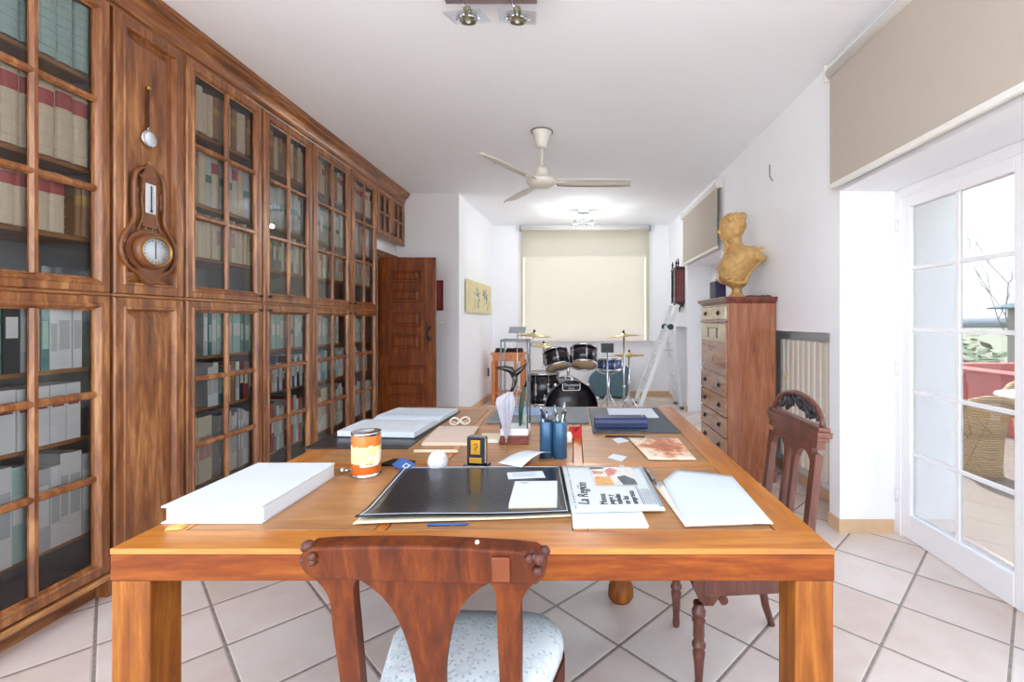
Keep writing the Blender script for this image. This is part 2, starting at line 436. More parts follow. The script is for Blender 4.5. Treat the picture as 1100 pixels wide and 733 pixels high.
# ------------------------------------------------------------------ bookcase wall
ZB, ZM, ZT = .133, 1.478, 2.89
DOORP = [(0, -.002), (0, .018), (.006, .025), (.036, .025), (.041, .031), (.05, .032), (.057, .026), (.064, .012), (.07, .010), (.07, -.002), (0, -.002)]
def sash(root, y0, y1, z0, z1, rows, cols, knob=None, sw=1.0, name='glazed_door'):
    m = MB(); m.ring(y0, y1, z0, z1, [(d * sw, x) for d, x in DOORP])
    w = .07 * sw
    a, b, e, g = y0 + w, y1 - w, z0 + w, z1 - w
    mw = .017 * (.6 + .4 * sw)
    def bar(p0, p1, vert):
        if vert: pts = [(-mw, .004), (-mw, .012), (-mw * .45, .023), (mw * .45, .023), (mw, .012), (mw, .004)]
        else: pts = [(-mw, .004), (-mw, .012), (-mw * .45, .023), (mw * .45, .023), (mw, .012), (mw, .004)]
        return pts
    for k in range(1, cols):
        y = a + (b - a) * k / cols
        m.loft([[(x, y + d, z) for d, x in bar(0, 0, 1)] for z in (e - .004, g + .004)], smooth=False)
    for k in range(1, rows):
        z = e + (g - e) * k / rows
        m.loft([[(x - .0005, y, z + d) for d, x in bar(0, 0, 0)] for y in (a - .004, b + .004)], smooth=False)
    d = m.build(name, 'bookcase_wood', root)
    v = MB()
    q = [v.bm.verts.new(p) for p in ((.003, a - .004, e - .004), (.003, b + .004, e - .004), (.003, b + .004, g + .004), (.003, a - .004, g + .004))]
    v.bm.faces.new(q); v.build('glass_pane', 'glass', d, recalc=False)
    if knob:
        ky, kz = knob
        MB().cyl((.025, ky, kz), (.042, ky, kz), .005).ball((.047, ky, kz), .011, n=10).build('knob', 'black_plastic', d)
    return d
SHELVES_UP = [1.745, 2.075, 2.515]; SHELVES_LO = [.35, .81, 1.135]
def unit(y0, y1, label, knob_side):
    yc = (y0 + y1) / 2; L = (y1 - y0) / 2
    r = thing('bookcase_unit', label, 'bookcase', (XF, yc, 0), group='glazed bookcase units along the left wall')
    D = .375
    m = MB()
    m.box(-D, -.003, -L, -L + .02, .1, 2.9).box(-D, -.003, L - .02, L, .1, 2.9).box(-D, -D + .012, -L + .02, L - .02, .1, 2.9)
    m.box(-D + .012, -.003, -L + .02, L - .02, ZB - .02, ZB + .01).box(-D + .012, -.003, -L + .02, L - .02, ZM - .012, ZM + .012).box(-D + .012, -.003, -L + .02, L - .02, ZT - .02, ZT + .01)
    m.build('carcass', 'case_inside', r)
    MB().box(-D + .03, -.06, -L + .0, L, .0, ZB - .034).build('plinth', 'bookcase_wood_y', r)
    MB().box(-.02, .034, -L, L, ZB - .035, ZB - .006, bev=.01).build('base_rail', 'bookcase_wood_y', r); MB().box(-.02, .02, -L, L, ZM - .006, ZM + .006).build('middle_rail', 'bookcase_wood_y', r)
    for s in (-1, 1): MB().box(-.03, .012, s * L - (.008 if s > 0 else 0), s * L + (0 if s > 0 else .008), ZB - .006, 2.89).build('edge_strip', 'bookcase_wood', r)
    for z in SHELVES_UP + SHELVES_LO:
        MB().box(-D + .014, -.04, -L + .021, L - .021, z - .022, z, bev=.003).build('shelf', 'shelf_wood', r)
    ks = L - .045 if knob_side > 0 else -L + .045
    sash(r, -L + .006, L - .006, ZM + .008, ZT, 3, 2, (ks, ZM + .05))
    sash(r, -L + .006, L - .006, ZB, ZM - .008, 3, 2, (ks, ZM - .05))
    return r
UNITS = [(1.63, 2.265), (2.70, 3.365), (3.375, 4.01), (4.02, 4.70), (4.71, 5.325)]
UNAME = ['nearest glazed bookcase, left of the plain panelled unit', 'glazed bookcase directly right of the panelled unit with the barometer',
         'third glazed bookcase from the near end', 'fourth glazed bookcase from the near end', 'glazed bookcase at the far end beside the brown door']
UL = ['tall brown wooden bookcase with glass doors, ' + UNAME[0].replace('nearest glazed bookcase, ', 'nearest, '),
      'tall brown bookcase with glass doors, right of the panelled unit with the barometer',
      'tall brown bookcase with glass doors, second after the panelled unit',
      'tall brown bookcase with glass doors, third after the panelled unit',
      'tall brown bookcase with glass doors, last before the brown door']
for i, (a, b) in enumerate(UNITS): unit(a, b, UL[i], 1 if i in (1, 3) else -1)
# the plain panelled unit
y0, y1 = 2.272, 2.693; L = (y1 - y0) / 2
r = thing('panelled_cupboard', 'plain brown panelled cupboard column between two glazed bookcases, barometer hanging on it', 'cupboard', (XF, (y0 + y1) / 2, 0))
MB().box(-.375, -.003, -L, L, .0, 2.9).build('carcass', 'bookcase_wood', r)
MB().box(-.02, .034, -L, L, ZB - .035, ZB - .006, bev=.01).build('base_rail', 'bookcase_wood_y', r); MB().box(-.02, .02, -L, L, ZM - .006, ZM + .006).build('middle_rail', 'bookcase_wood_y', r)
PANP = [(0, -.002), (0, .018), (.006, .025), (.045, .025), (.05, .03), (.06, .03), (.07, .006), (.078, .006), (.112, .02), (.118, .02)]
for z0, z1 in ((ZM + .008, ZT), (ZB, ZM - .008)):
    m = MB(); Lp = m.ring(-L + .006, L - .006, z0, z1, PANP); m.bm.faces.new(Lp[-1])
    m.build('panelled_door', 'bookcase_wood', r)
# filler stile strips between units belong to the cornice run: one continuous moulding along the ceiling
prof = [(XF - .05, 2.892), (XF + .012, 2.892), (XF + .016, 2.905), (XF + .03, 2.91), (XF + .03, 2.935), (XF + .036, 2.955), (XF + .05, 2.975), (XF + .072, 2.99), (XF + .08, 2.995), (XF + .08, 3.015), (XF + .092, 3.02), (XF + .092, 3.048), (XF - .05, 3.048)]
m = MB(); m.loft([[(x, y, z) for x, z in prof] for y in (1.55, YG - .002)], smooth=False)
tag(m.build('cornice', 'bookcase_wood_y'), 'long brown moulded wooden cornice running along the top of the bookcases', 'cornice')
# cupboard bridging the doorway
y0, y1 = 5.335, YG - .004; L = (y1 - y0) / 2
r = thing('overdoor_cabinet', 'small brown glazed wall cabinet bridging above the brown door', 'cabinet', (XF, (y0 + y1) / 2, 2.36))
m = MB(); D = .375
m.box(-D, -.003, -L, -L + .02, 0, .53).box(-D, -.003, L - .02, L, 0, .53).box(-D, -D + .012, -L, L, 0, .53).box(-D, -.003, -L, L, 0, .02).box(-D, -.003, -L, L, .51, .53)
m.build('carcass', 'bookcase_wood', r)
MB().box(-.02, .03, -L, L, -.02, .005, bev=.008).build('rail', 'bookcase_wood_y', r)
sash(r, -L + .006, -.004, .01, .528, 2, 2, (-.05, .06), .8)
sash(r, .004, L - .006, .01, .528, 2, 2, (.05, .06), .8)

# ------------------------------------------------------------------ books (prototypes; every volume is an object of its own)
def book_mats():
    for nm, col, va in (('bk_tan', '#eedcc2', .1), ('bk_green', '#b4d0cc', .1), ('bk_white', '#f4f6f6', .02), ('bk_grey', '#d0d5d6', .1), ('bk_brown', '#a87c54', .2), ('bk_teal', '#5c9092', .15),
                        ('bk_red', '#a8342c', .1), ('bk_cream', '#eee8d0', .05), ('bk_black', '#26282c', .2), ('bk_blue', '#3c5a80', .1), ('bk_pink', '#d8a8a0', .08), ('bk_mint', '#b8dcd2', .05)):
        plain(nm, col, .55, var=va, scale=25)
    plain('band_red', '#c0565a', .5, var=.15); plain('band_gold', '#c49a4c', .4, .3, var=.1); plain('band_dark', '#3a2a22', .5); plain('band_teal', '#4c8c80', .5); plain('pages', '#e6dcc8', .8, var=.08, scale=60)
book_mats()
def leather(col, bands, label_band):
    """unit-size bound volume standing on z=0: spine rounded to +x at 0, thickness 1 along y, height 1"""
    m = MB(); n = 7
    out = [(-.0 - .012 * (1 - math.cos(R(-90 + 180 * k / (n - 1)))) * 0 + .012 * math.cos(R(-90 + 180 * k / (n - 1))) - .012, .5 * math.sin(R(-90 + 180 * k / (n - 1)))) for k in range(n)]
    m.prism([(-.17, .5), (-.17, -.5)][::-1] + out if False else out + [(-.17, .5), (-.17, -.5)], 1.0)
    for zz in bands:
        o2 = [(x + .003, y * 1.0) for x, y in out]
        m.prism(o2 + [(-.02, .5), (-.02, -.5)], .02, 0, Matrix.Translation((0, 0, zz)))
    o = m.build('leather_volume', col)
    if label_band:
        z0, z1, bm_ = label_band
        b = MB().prism([(x + .002, y * .985) for x, y in out] + [(-.02, .49), (-.02, -.49)], z1 - z0, 0, Matrix.Translation((0, 0, z0)))
        b.build('title_band', bm_, o)
    return o
def flatback(name, col, stripe=None, tag_=None):
    m = MB().box(-.16, 0, -.5, .5, 0, 1)
    o = m.build(name, col)
    if stripe:
        z0, z1, bm_ = stripe
        MB().box(-.006, .0015, -.36, .36, z0, z1).build('spine_label', bm_, o)
    return o
PROTO = {
    'tan': (leather('bk_tan', (.1, .28, .46, .62, .86), (.64, .84, 'band_red')), 'tan red-banded leather volume'),
    'tanplain': (leather('bk_tan', (.12, .3, .48, .66, .84), None), 'ribbed tan leather volume'),
    'green': (leather('bk_green', (.12, .24, .36, .5, .64, .78, .9), None), 'grey-green bound volume'),
    'brown': (leather('bk_brown', (.15, .35, .55, .75), (.56, .74, 'band_gold')), 'gilt-banded brown volume'),
    'greyleather': (leather('bk_grey', (.12, .4, .7, .9), (.42, .56, 'band_teal')), 'green-banded grey volume'),
    'binder': (flatback('box_file', 'bk_white', (.62, .8, 'bk_red')), 'white box file'),
    'white': (flatback('paperback', 'bk_white', (.3, .75, 'bk_grey')), 'white-spined book'),
    'cream': (flatback('paperback', 'bk_cream', (.35, .7, 'bk_pink')), 'cream-spined book'),
    'black': (flatback('paperback', 'bk_black', (.5, .8, 'bk_white')), 'black-spined book'),
    'red': (flatback('paperback', 'bk_red', (.4, .7, 'bk_cream')), 'red-spined book'),
    'teal': (flatback('paperback', 'bk_teal', (.3, .7, 'bk_mint')), 'teal-spined book'),
    'mint': (flatback('paperback', 'bk_mint', (.4, .7, 'bk_white')), 'pale green book'),
    'blue': (flatback('paperback', 'bk_blue', (.4, .8, 'bk_white')), 'blue-spined book'),
    'pink': (flatback('paperback', 'bk_pink', (.4, .7, 'bk_white')), 'pink-spined book'),
    'greyb': (flatback('paperback', 'bk_grey', (.3, .8, 'bk_white')), 'grey-spined book'),
}
PK = {k: [o for o in bpy.data.objects if o.parent == v[0]] for k, v in PROTO.items()}
USED = set()
SECT = ['nearest bookcase', 'bookcase right of barometer', 'second bookcase past barometer', 'third bookcase past barometer', 'bookcase beside brown door']
TIER = {0: 'top shelf', 1: 'second shelf', 2: 'third shelf', 3: 'fourth shelf', 4: 'fifth shelf', 5: 'sixth shelf', 6: 'seventh shelf', 7: 'bottom shelf'}
TZ = {0: 2.515, 1: 2.075, 2: 1.745, 3: ZM + .012, 4: 1.135, 5: .81, 6: .35, 7: ZB + .01}
TIDX = {}
def put_book(kind, u, tier, y, th, h, x=-.045, tilt=0):
    o, desc = PROTO[kind]
    d = o if kind not in USED else copy_fast(o, PK[kind])
    USED.add(kind)
    d.location = (XF + x, y, TZ[tier]); d.scale = (1.0, th, h); d.rotation_euler = (tilt, 0, 0)
    k = TIDX.get((u, tier), 0); TIDX[(u, tier)] = k + 1
    tag(d, '%s, %s from left on %s of %s' % (desc, ORD[k] if k < 20 else 'last', TIER[tier], SECT[u]), 'book', 'books on the %s of the %s' % (TIER[tier], SECT[u]))
    return d
def fill(u, tier, kinds, hrange, thr, start=0, stop=1, gap=.0, x=-.018):
    y0, y1 = UNITS[u]; y0 += .03; y1 -= .03
    a, b = y0 + (y1 - y0) * start, y0 + (y1 - y0) * stop
    y = a; hh = None; i = 0
    while True:
        th = rnd.uniform(*thr)
        if y + th > b: break
        k = kinds[i % len(kinds)] if rnd.random() < .7 else rnd.choice(kinds)
        h = rnd.uniform(*hrange)
        put_book(k, u, tier, y + th / 2, th - .002, h, x - rnd.uniform(0, .012))
        y += th + gap; i += 1
# nearest bookcase
fill(0, 0, ['green'], (.305, .32), (.066, .074))
fill(0, 1, ['tan'], (.34, .36), (.062, .074))
fill(0, 2, ['tan'], (.25, .27), (.052, .07), 0, .84); fill(0, 2, ['brown'], (.25, .26), (.026, .03), .84, 1)
fill(0, 4, ['white', 'black', 'white', 'greyb', 'teal'], (.27, .31), (.03, .06), .0, .9)
fill(0, 5, ['binder'], (.255, .258), (.062, .066))
fill(0, 6, ['white', 'mint', 'white', 'greyb'], (.34, .41), (.035, .06))
# right of the barometer
fill(1, 0, ['tanplain', 'tanplain', 'brown'], (.25, .28), (.045, .055))
fill(1, 1, ['greyleather', 'tan', 'tanplain'], (.33, .36), (.055, .062))
fill(1, 2, ['tanplain', 'tanplain', 'cream'], (.26, .28), (.036, .044))
fill(1, 4, ['greyb', 'teal', 'greyb', 'mint'], (.26, .3), (.03, .045), .25, 1)
fill(1, 5, ['white', 'black', 'red', 'teal', 'white', 'brown'], (.22, .28), (.03, .05), .3, 1)
fill(1, 6, ['cream'], (.40, .41), (.05, .06), 0, .45); fill(1, 6, ['white', 'greyb', 'white'], (.36, .41), (.024, .034), .47, .97)
# second past the barometer
fill(2, 0, ['brown', 'tanplain'], (.24, .29), (.045, .058))
fill(2, 1, ['greyleather', 'tanplain', 'greyleather'], (.28, .36), (.045, .06))
fill(2, 2, ['greyb', 'brown', 'teal', 'tanplain'], (.25, .28), (.03, .045))
fill(2, 4, ['greyb', 'mint', 'greyleather'], (.26, .3), (.04, .055), 0, 1)
fill(2, 5, ['white', 'black', 'teal', 'red', 'cream', 'white', 'blue'], (.2, .27), (.022, .036))
fill(2, 6, ['white', 'mint', 'white', 'red', 'teal'], (.3, .4), (.028, .045))
# third past the barometer
fill(3, 0, ['tanplain', 'tan', 'brown'], (.25, .30), (.045, .06))
fill(3, 1, ['greyleather', 'greyb'], (.28, .34), (.05, .065), 0, .95)
fill(3, 2, ['tan', 'cream', 'greyb', 'tanplain'], (.22, .28), (.035, .05))
fill(3, 4, ['white', 'greyb', 'mint'], (.2, .28), (.04, .06), 0, .8)
fill(3, 5, ['teal', 'mint', 'teal', 'white'], (.22, .28), (.035, .06))
fill(3, 6, ['white', 'cream', 'mint', 'white'], (.3, .4), (.035, .06))
# beside the brown door
fill(4, 0, ['tan', 'tanplain'], (.25, .30), (.045, .055))
fill(4, 1, ['greyb', 'tanplain', 'pink'], (.28, .34), (.045, .055), 0, .9)
fill(4, 2, ['greyb', 'cream'], (.22, .27), (.04, .055))
fill(4, 4, ['white', 'mint'], (.2, .26), (.05, .06), 0, .7)
fill(4, 5, ['mint', 'white', 'greyb'], (.2, .26), (.04, .06), 0, .8)
fill(4, 6, ['white', 'greyb'], (.3, .38), (.05, .07))
for k in PROTO:
    if k not in USED:
        for ch in PK[k]: bpy.data.objects.remove(ch)
        bpy.data.objects.remove(PROTO[k][0])
def wb(mb, name, mats, root, parent=None):
    """mesh given in room coordinates -> part of an (unrotated or rotated) root"""
    inv = (Matrix.Translation(root.location) @ root.rotation_euler.to_matrix().to_4x4()).inverted()
    o = mb.build(name, mats, parent or root); o.data.transform(inv); return o
def ws(mb, name, mats, loc, label, cat, group=None, rz=0):
    """single-mesh thing; mesh given in local coordinates"""
    o = mb.build(name, mats, None, loc, (0, 0, rz)); return tag(o, label, cat, group)
TT = .76
# ------------------------------------------------------------------ the big desk
dk = thing('desk', 'large square orange-brown wooden desk with inset top panels, filling the room centre', 'desk', (-.26, 2.2, 0))
X0, X1, Ya, Yb = -1.2, .677, 1.204, 3.2
wb(MB().box(X0 + .02, X1 - .02, Ya + .02, Yb - .02, .70, .7545), 'groove_board', 'groove', dk)
cols = [(-1.09, -.565), (-.527, -.003), (.042, .565)]; rows = [(1.315, 1.87), (1.94, 2.54), (2.61, 3.1)]
g = .0035
def sideways(name, mat, *boxes):
    m = MB()
    for b in boxes: m.box(*b, bev=.0012, seg=1)
    return wb(m, name, mat, dk)
sideways('top_board', 'desk_wood', (X0, cols[0][0] - g, Ya + .075, Yb, .745, TT))
sideways('top_board', 'desk_wood', (cols[2][1] + g, X1, Ya + .075, Yb, .745, TT))
sideways('top_board', 'desk_wood_x', (X0, X1, Ya, rows[0][0] - g, .7451, TT + .0002))
sideways('top_board', 'desk_wood_x', (cols[0][0] - g, cols[2][1] + g, rows[2][1] + g, Yb, .7451, TT - .0001))
for a, b in ((cols[0][1], cols[1][0]), (cols[1][1], cols[2][0])): sideways('top_board', 'desk_wood', (a + g, b - g, rows[0][0] - g, rows[2][1] + g, .7452, TT + .0001))
for a, b in ((rows[0][1], rows[1][0]), (rows[1][1], rows[2][0])):
    for (p, q) in cols: sideways('top_board', 'desk_wood_x', (p - g + .0002, q + g - .0002, a + g, b - g, .7453, TT - .0002))
for a, b in rows:
    for p, q in cols: sideways('inset_panel', 'desk_panel', (p, q, a, b, .746, TT - .0004))
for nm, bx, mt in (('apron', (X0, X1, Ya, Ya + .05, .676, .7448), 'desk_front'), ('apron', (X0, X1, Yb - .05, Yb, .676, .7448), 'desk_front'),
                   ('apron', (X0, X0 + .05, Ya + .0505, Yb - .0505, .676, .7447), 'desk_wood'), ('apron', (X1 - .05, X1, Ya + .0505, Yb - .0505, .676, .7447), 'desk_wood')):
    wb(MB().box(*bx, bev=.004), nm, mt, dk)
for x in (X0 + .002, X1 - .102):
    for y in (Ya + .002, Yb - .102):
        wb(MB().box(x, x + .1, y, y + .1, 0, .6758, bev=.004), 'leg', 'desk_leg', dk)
m = MB().lathe([(.05, 0), (.062, .02), (.06, .06), (.045, .1), (.045, .675)], 20, mat=Matrix.Translation((.23, 2.26, 0)))
wb(m, 'middle_leg', 'desk_leg', dk)

# ------------------------------------------------------------------ things on the desk: left side
m = MB().box(-.147, .147, -.208, .208, 0, .004, bev=.0015).box(-.147, .147, -.208, .208, .046, .052, bev=.002)
al = ws(m, 'album', 'paper', (-1.052, 1.56, TT), 'thick white album lying at the front left corner of the desk', 'book')
MB().box(-.138, .143, -.199, .2, .0042, .0458).build('page_block', 'paper_cream', al)
MB().box(.1435, .1465, -.2, .2, .006, .0455).build('page_edges', 'paper', al)
m = MB().box(-.022, .022, -.014, .014, 0, .004, bev=.001).box(-.02, .016, -.012, .013, .004, .007, bev=.001)
ws(m, 'paper_slip', plain('tan_paper', '#d8b06a', .7, var=.1), (-1.13, 1.325, TT), 'small folded tan paper slip poking out in front of the white album', 'paper', rz=.2)
m = MB().ball((0, 0, .012), .012).cyl((0, 0, .012), (.03, .012, .008), .005)
ws(m, 'bell_clip', 'chrome', (-.895, 1.80, TT), 'tiny chrome bell-shaped clip at the far right corner of the white album', 'clip')

# tin can
t = NT('tin_label'); v = t.coord((1, 1, 1)); s_ = t.node('ShaderNodeSeparateXYZ'); t.link(v, s_.inputs[0])
f = t.noise(t.coord((9, 9, 9)), 1.6, 2); zz = t.math('ADD', t.math('DIVIDE', s_.outputs[2], .167), t.math('MULTIPLY', f, .0))
base = t.ramp(zz, [(.0, c('#c8641e')), (.3, c('#d0702a')), (.31, c('#eedf9a')), (.68, c('#f0d878')), (.69, c('#d8782c')), (.99, c('#cc6420'))])
for nd in t.n:
    if nd.type == 'VALTORGB': nd.color_ramp.interpolation = 'CONSTANT' if nd.outputs[0].is_linked is False else 'LINEAR'
pale = t.node('ShaderNodeMix', data_type='RGBA'); t.link(base, pale.inputs['A']); pale.inputs['B'].default_value = c('#f6f0d8')
msk = t.math('MULTIPLY', t.math('GREATER_THAN', f, .5), t.math('MULTIPLY', t.math('GREATER_THAN', zz, .25), t.math('LESS_THAN', zz, .72)))
t.link(msk, pale.inputs['Factor']); t.link(pale.outputs['Result'], t.b.inputs['Base Color']); t.set(Roughness=.3, Coat_Weight=.3); M['tin_label'] = t.m
m = MB().lathe([(.052, 0), (.0545, .002), (.0545, .006), (.053, .008), (.053, .159), (.0545, .161), (.0545, .166), (.051, .167), (.05, .158), (.0, .157)], 36, mi=1)
tc_ = ws(m, 'tin_can', ['tin_label', 'chrome'], (-.797, 1.79, TT), 'orange and yellow tin can with bare metal rims on the desk', 'can')
MB().lathe([(.0533, .012), (.0534, .014), (.0534, .153), (.0533, .155)], 36).build('paper_label', 'tin_label', tc_)

# black folder with open book
m = MB().box(-.243, .243, -.33, .33, 0, .005, bev=.002)
fo = ws(m, 'desk_pad', 'black_leather', (-1.005, 2.47, TT), 'black desk pad at the left edge, under the open book', 'desk pad')
def page_z(y): # book section profile from spine (0) to fore edge (1)
    return .016 + .02 * math.sin(min(1, y * 3.2) * PI / 2) - .006 * y
ob = thing('open_book', 'large open book with white pages lying on the black pad at the left', 'book', (-.965, 2.665, TT + .005), -.08)
MB().box(-.21, .21, -.345, .345, 0, .004, bev=.001).build('cover', 'black_leather', ob)
for s, nm in ((-1, 'page_block'), (1, 'page_block')):
    m = MB(); N = 12
    T_ = [(s * (.001 + .333 * k / N), page_z(k / N) - (.006 if s > 0 else 0)) for k in range(N + 1)]
    out = T_ + [(s * .334, .0045), (s * .001, .0045)]
    if s < 0: out = out[::-1]
    m.prism([(y, z) for y, z in out], .40, mat=Matrix.Translation((-.2, 0, 0)) @ Matrix(((0, 0, 1, 0), (1, 0, 0, 0), (0, 1, 0, 0), (0, 0, 0, 1))))
    pb = m.build(nm, 'paper_cool' if s > 0 else 'paper', ob)
    pr = MB()
    for k in range(11 if s < 0 else 5):
        yy = s * (.05 + .022 * k); zz_ = page_z(abs(yy) / .333) + .0004 - (.006 if s > 0 else 0)
        x = -.15 if s < 0 else -.16
        while x < (.15 if k % 4 else .02):
            wl = rnd.uniform(.02, .05); q = .002
            zz2 = page_z((abs(yy) + q) / .333) + .0006 - (.006 if s > 0 else 0)
            vs = [pr.bm.verts.new(p) for p in ((x, yy, zz_ + .0002), (x + wl, yy, zz_ + .0002), (x + wl, yy + s * q, zz2), (x, yy + s * q, zz2))]
            pr.bm.faces.new(vs); x += wl + .008
    pr.build('printed_text', plain('ink_grey', '#8a94a0', .8) if 'ink_grey' not in M else 'ink_grey', pb)

# papers in the middle-left
def stack(name, mats, pts, h, label, cat, z=TT, n=1, group=None, bev=.0):
    """flat polygonal thing lying on z: pts in room XY"""
    cx = sum(p[0] for p in pts) / len(pts); cy = sum(p[1] for p in pts) / len(pts)
    m = MB()
    for k in range(n):
        e = .0015 * ((k * 7) % 3 - 1)
        m.prism([(x - cx + e, y - cy + e) for x, y in pts], h / n * .96, k % max(1, len(mats) if isinstance(mats, list) else 1), Matrix.Translation((0, 0, h / n * k)))
    return ws(m, name, mats, (cx, cy, z), label, cat, group)
def P(*a): return [on_table(*q)[:2] for q in a]
plain('pinkish_paper', '#d8c4b4', .7, var=.03); plain('navy', '#1c2a58', .42, var=.08); plain('slate', '#6c7478', .55, var=.06); plain('slate_dark', '#3e4650', .5, var=.08)
plain('blue_card', '#3a5c98', .45, var=.05); plain('gold', '#d09a3a', .3, .8, var=.15); plain('red_card', '#b8201c', .45, var=.1); plain('ink', '#2a2c30', .8)
stack('folder', ['pinkish_paper', 'paper_cream'], P((453, 479), (502, 479), (514, 461), (471, 461)), .016, 'pale pinkish paper folder beside the open book on the desk', 'folder', n=3)
stack('notepad', ['paper_cream', 'paper'], P((513, 476), (536, 476), (538, 469), (518, 469)), .016, 'small cream notepad between the pinkish folder and the wire umbrella stand', 'notepad', n=3)
gl = thing('spectacles', 'pale folded spectacles lying beyond the pinkish folder', 'spectacles', tuple(on_table(494, 457)), .35)
for s in (-1, 1):
    m = MB(); m.tube([(s * .03 + .025 * math.cos(a), .0, .024 + .02 * math.sin(a)) for a in [2 * PI * k / 20 for k in range(21)]], .0045, 8); m.build('rim', 'cream', gl)
    MB().tube([(s * .055, 0, .03), (s * .055, .01, .03), (s * .02, .03, .01), (-s * .05, .035, .006)], .003).build('temple', 'cream', gl)
MB().tube([(-.007, 0, .028), (0, 0, .033), (.007, 0, .028)], .003).build('bridge', 'cream', gl)
a, b_ = on_table(445, 487), on_table(491, 487)
m = MB().cyl(Vector((-.095, 0, .008)), Vector((.095, 0, .008)), .008).cyl((.095, 0, .008), (.1, 0, .008), .006)
ws(m, 'pen', 'paper_cream', ((a.x + b_.x) / 2, a.y, TT), 'thick white pen lying in front of the pinkish folder', 'pen')
stack('wallet', 'black_plastic', P((408, 501), (441, 502), (447, 497), (423, 495)), .01, 'flat black wallet under the blue key tag', 'wallet')
o = MB().box(-.04, .04, -.026, .026, 0, .004, bev=.0018).build('key_tag', 'blue_card', None, tuple(on_table(432, 500, .775) + Vector((.006, .0, .001))), (R(24), R(12), -.5))
tag(o, 'small blue tag with a white emblem leaning on the black wallet', 'tag')
MB().box(.004, .03, -.012, .01, .0041, .0046).build('emblem', 'paper', o); MB().box(.009, .025, -.008, .006, .0047, .005).build('emblem_centre', 'blue_card', o)
m = MB(); r_ = bmesh.ops.create_icosphere(m.bm, subdivisions=2, radius=.045, matrix=Matrix.Translation((0, 0, .026)) @ Matrix.Diagonal((.92, .92, 1.05, 1)))
for vv in m.bm.verts:
    if vv.co.z < .002: vv.co.z = 0
    vv.co += Vector((rnd.uniform(-.002, .002), rnd.uniform(-.002, .002), 0))
ws(m, 'paperweight', plain('porcelain', '#dfe0e4', .25, var=.01, coat=.3), tuple(on_table(470, 503)), 'faceted white dome paperweight behind the black leather pad', 'paperweight')
ck = thing('desk_clock', 'small black desk clock with golden face behind the black leather pad', 'clock', tuple(on_table(511, 504) + Vector((0, .025, 0))), -.15)
MB().box(-.05, .05, -.028, .028, 0, .014, bev=.003).build('base', 'black_gloss', ck)
MB().box(-.037, .037, -.016, .018, .0142, .125, bev=.003).build('case', 'black_gloss', ck)
MB().box(.0372, .04, -.012, .015, .02, .12).build('side_plate', 'chrome', ck)
MB().box(-.02, .02, -.0185, -.0162, .055, .112, bev=.001).build('gold_face', 'gold', ck); MB().box(-.026, .026, -.0185, -.0162, .02, .042, bev=.001).build('gold_plate', 'gold', ck)
MB().tube([(-.006, -.0195, .095), (.006, -.0195, .098), (.008, -.0195, .085), (-.002, -.0195, .08), (0, -.0195, .07)], .0016).build('hand', 'black_gloss', ck)

# wire umbrella stand with two miniature umbrellas
us = thing('umbrella_stand', 'tall thin wire-frame miniature umbrella stand on dark wooden base', 'umbrella stand', (-.283, 2.285, TT))
MB().box(-.068, .068, -.066, .066, 0, .042, bev=.003).build('base', 'chest_top', us)
MB().box(-.066, .066, -.064, .064, .0422, .075, bev=.002).build('tray', 'aluminium', us)
w_ = MB(); a_ = .063
for s in (-1, 1):
    for q in (-1, 1): w_.box(s * a_ - .0035, s * a_ + .0035, q * a_ - .0035, q * a_ + .0035, .0752, .5)
for s in (-1, 1): w_.box(s * a_ - .0035, s * a_ + .0035, -a_, a_, .49, .5).box(-a_, a_, s * a_ - .0035, s * a_ + .0035, .49, .5)
w_.build('wire_frame', plain('frame_grey', '#4a5054', .35, .6), us)
m = MB()
wu = thing('miniature_umbrella', 'miniature furled white umbrella with black whale-tail handle in the wire stand', 'umbrella', (-.318, 2.205, TT))
N = 28; rings = []
for zz, r_, dx in ((.03, .004, 0), (.06, .012, .0), (.10, .02, -.001), (.16, .032, -.002), (.2, .04, -.004), (.225, .036, -.004), (.245, .018, .012), (.255, .01, .022)):
    rings.append([((r_ * (1 + (.16 if k % 2 else -.16) * min(1, zz / .12))) * math.cos(2 * PI * k / N) + dx, (r_ * (1 + (.16 if k % 2 else -.16) * min(1, zz / .12))) * math.sin(2 * PI * k / N), zz) for k in range(N)])
m.loft(rings, smooth=False).build('canopy', plain('umbrella_cloth', '#b6b4be', .7, var=.05), wu)
MB().cyl((0, 0, 0), (0, 0, .032), .0025).build('tip', 'steel', wu)
h = MB().tube([(.022, 0, .25), (.034, .004, .28), (.04, .008, .31), (.036, .01, .335)], [.008, .009, .012, .018], 10)
h.tube([(.036, .01, .33), (.02, .006, .358), (-.01, .002, .366), (-.052, 0, .368)], [.018, .022, .016, .003], 10, flat=.8)
h.tube([(.036, .01, .33), (.055, .012, .35), (.075, .014, .366), (.095, .016, .386)], [.016, .018, .013, .004], 10, flat=.8)
h.build('handle', 'black_gloss', wu)
gu = thing('miniature_umbrella', 'miniature dark green umbrella handle leaning in the wire stand', 'umbrella', (-.262, 2.285, TT + .076))
MB().tube([(.0, 0, .0), (.004, 0, .08), (.01, 0, .14), (.022, 0, .19)], [.006, .012, .01, .006], 10).build('canopy', plain('dark_green', '#2c4a42', .5, var=.1), gu)
MB().tube([(.022, 0, .188), (.034, 0, .215), (.052, 0, .235)], [.006, .007, .003], 8).build('handle', 'black_gloss', gu)
ws(MB().ball((0, 0, .03), .03, 1, .9, 1.0), 'stone_ball', plain('pale_stone', '#a8b0a4', .35, var=.15, scale=40), (-.245, 2.335 - .02, TT + .0755), 'pale green-grey stone ball in the tray of the wire stand', 'ball').scale = (.8, .8, .9)

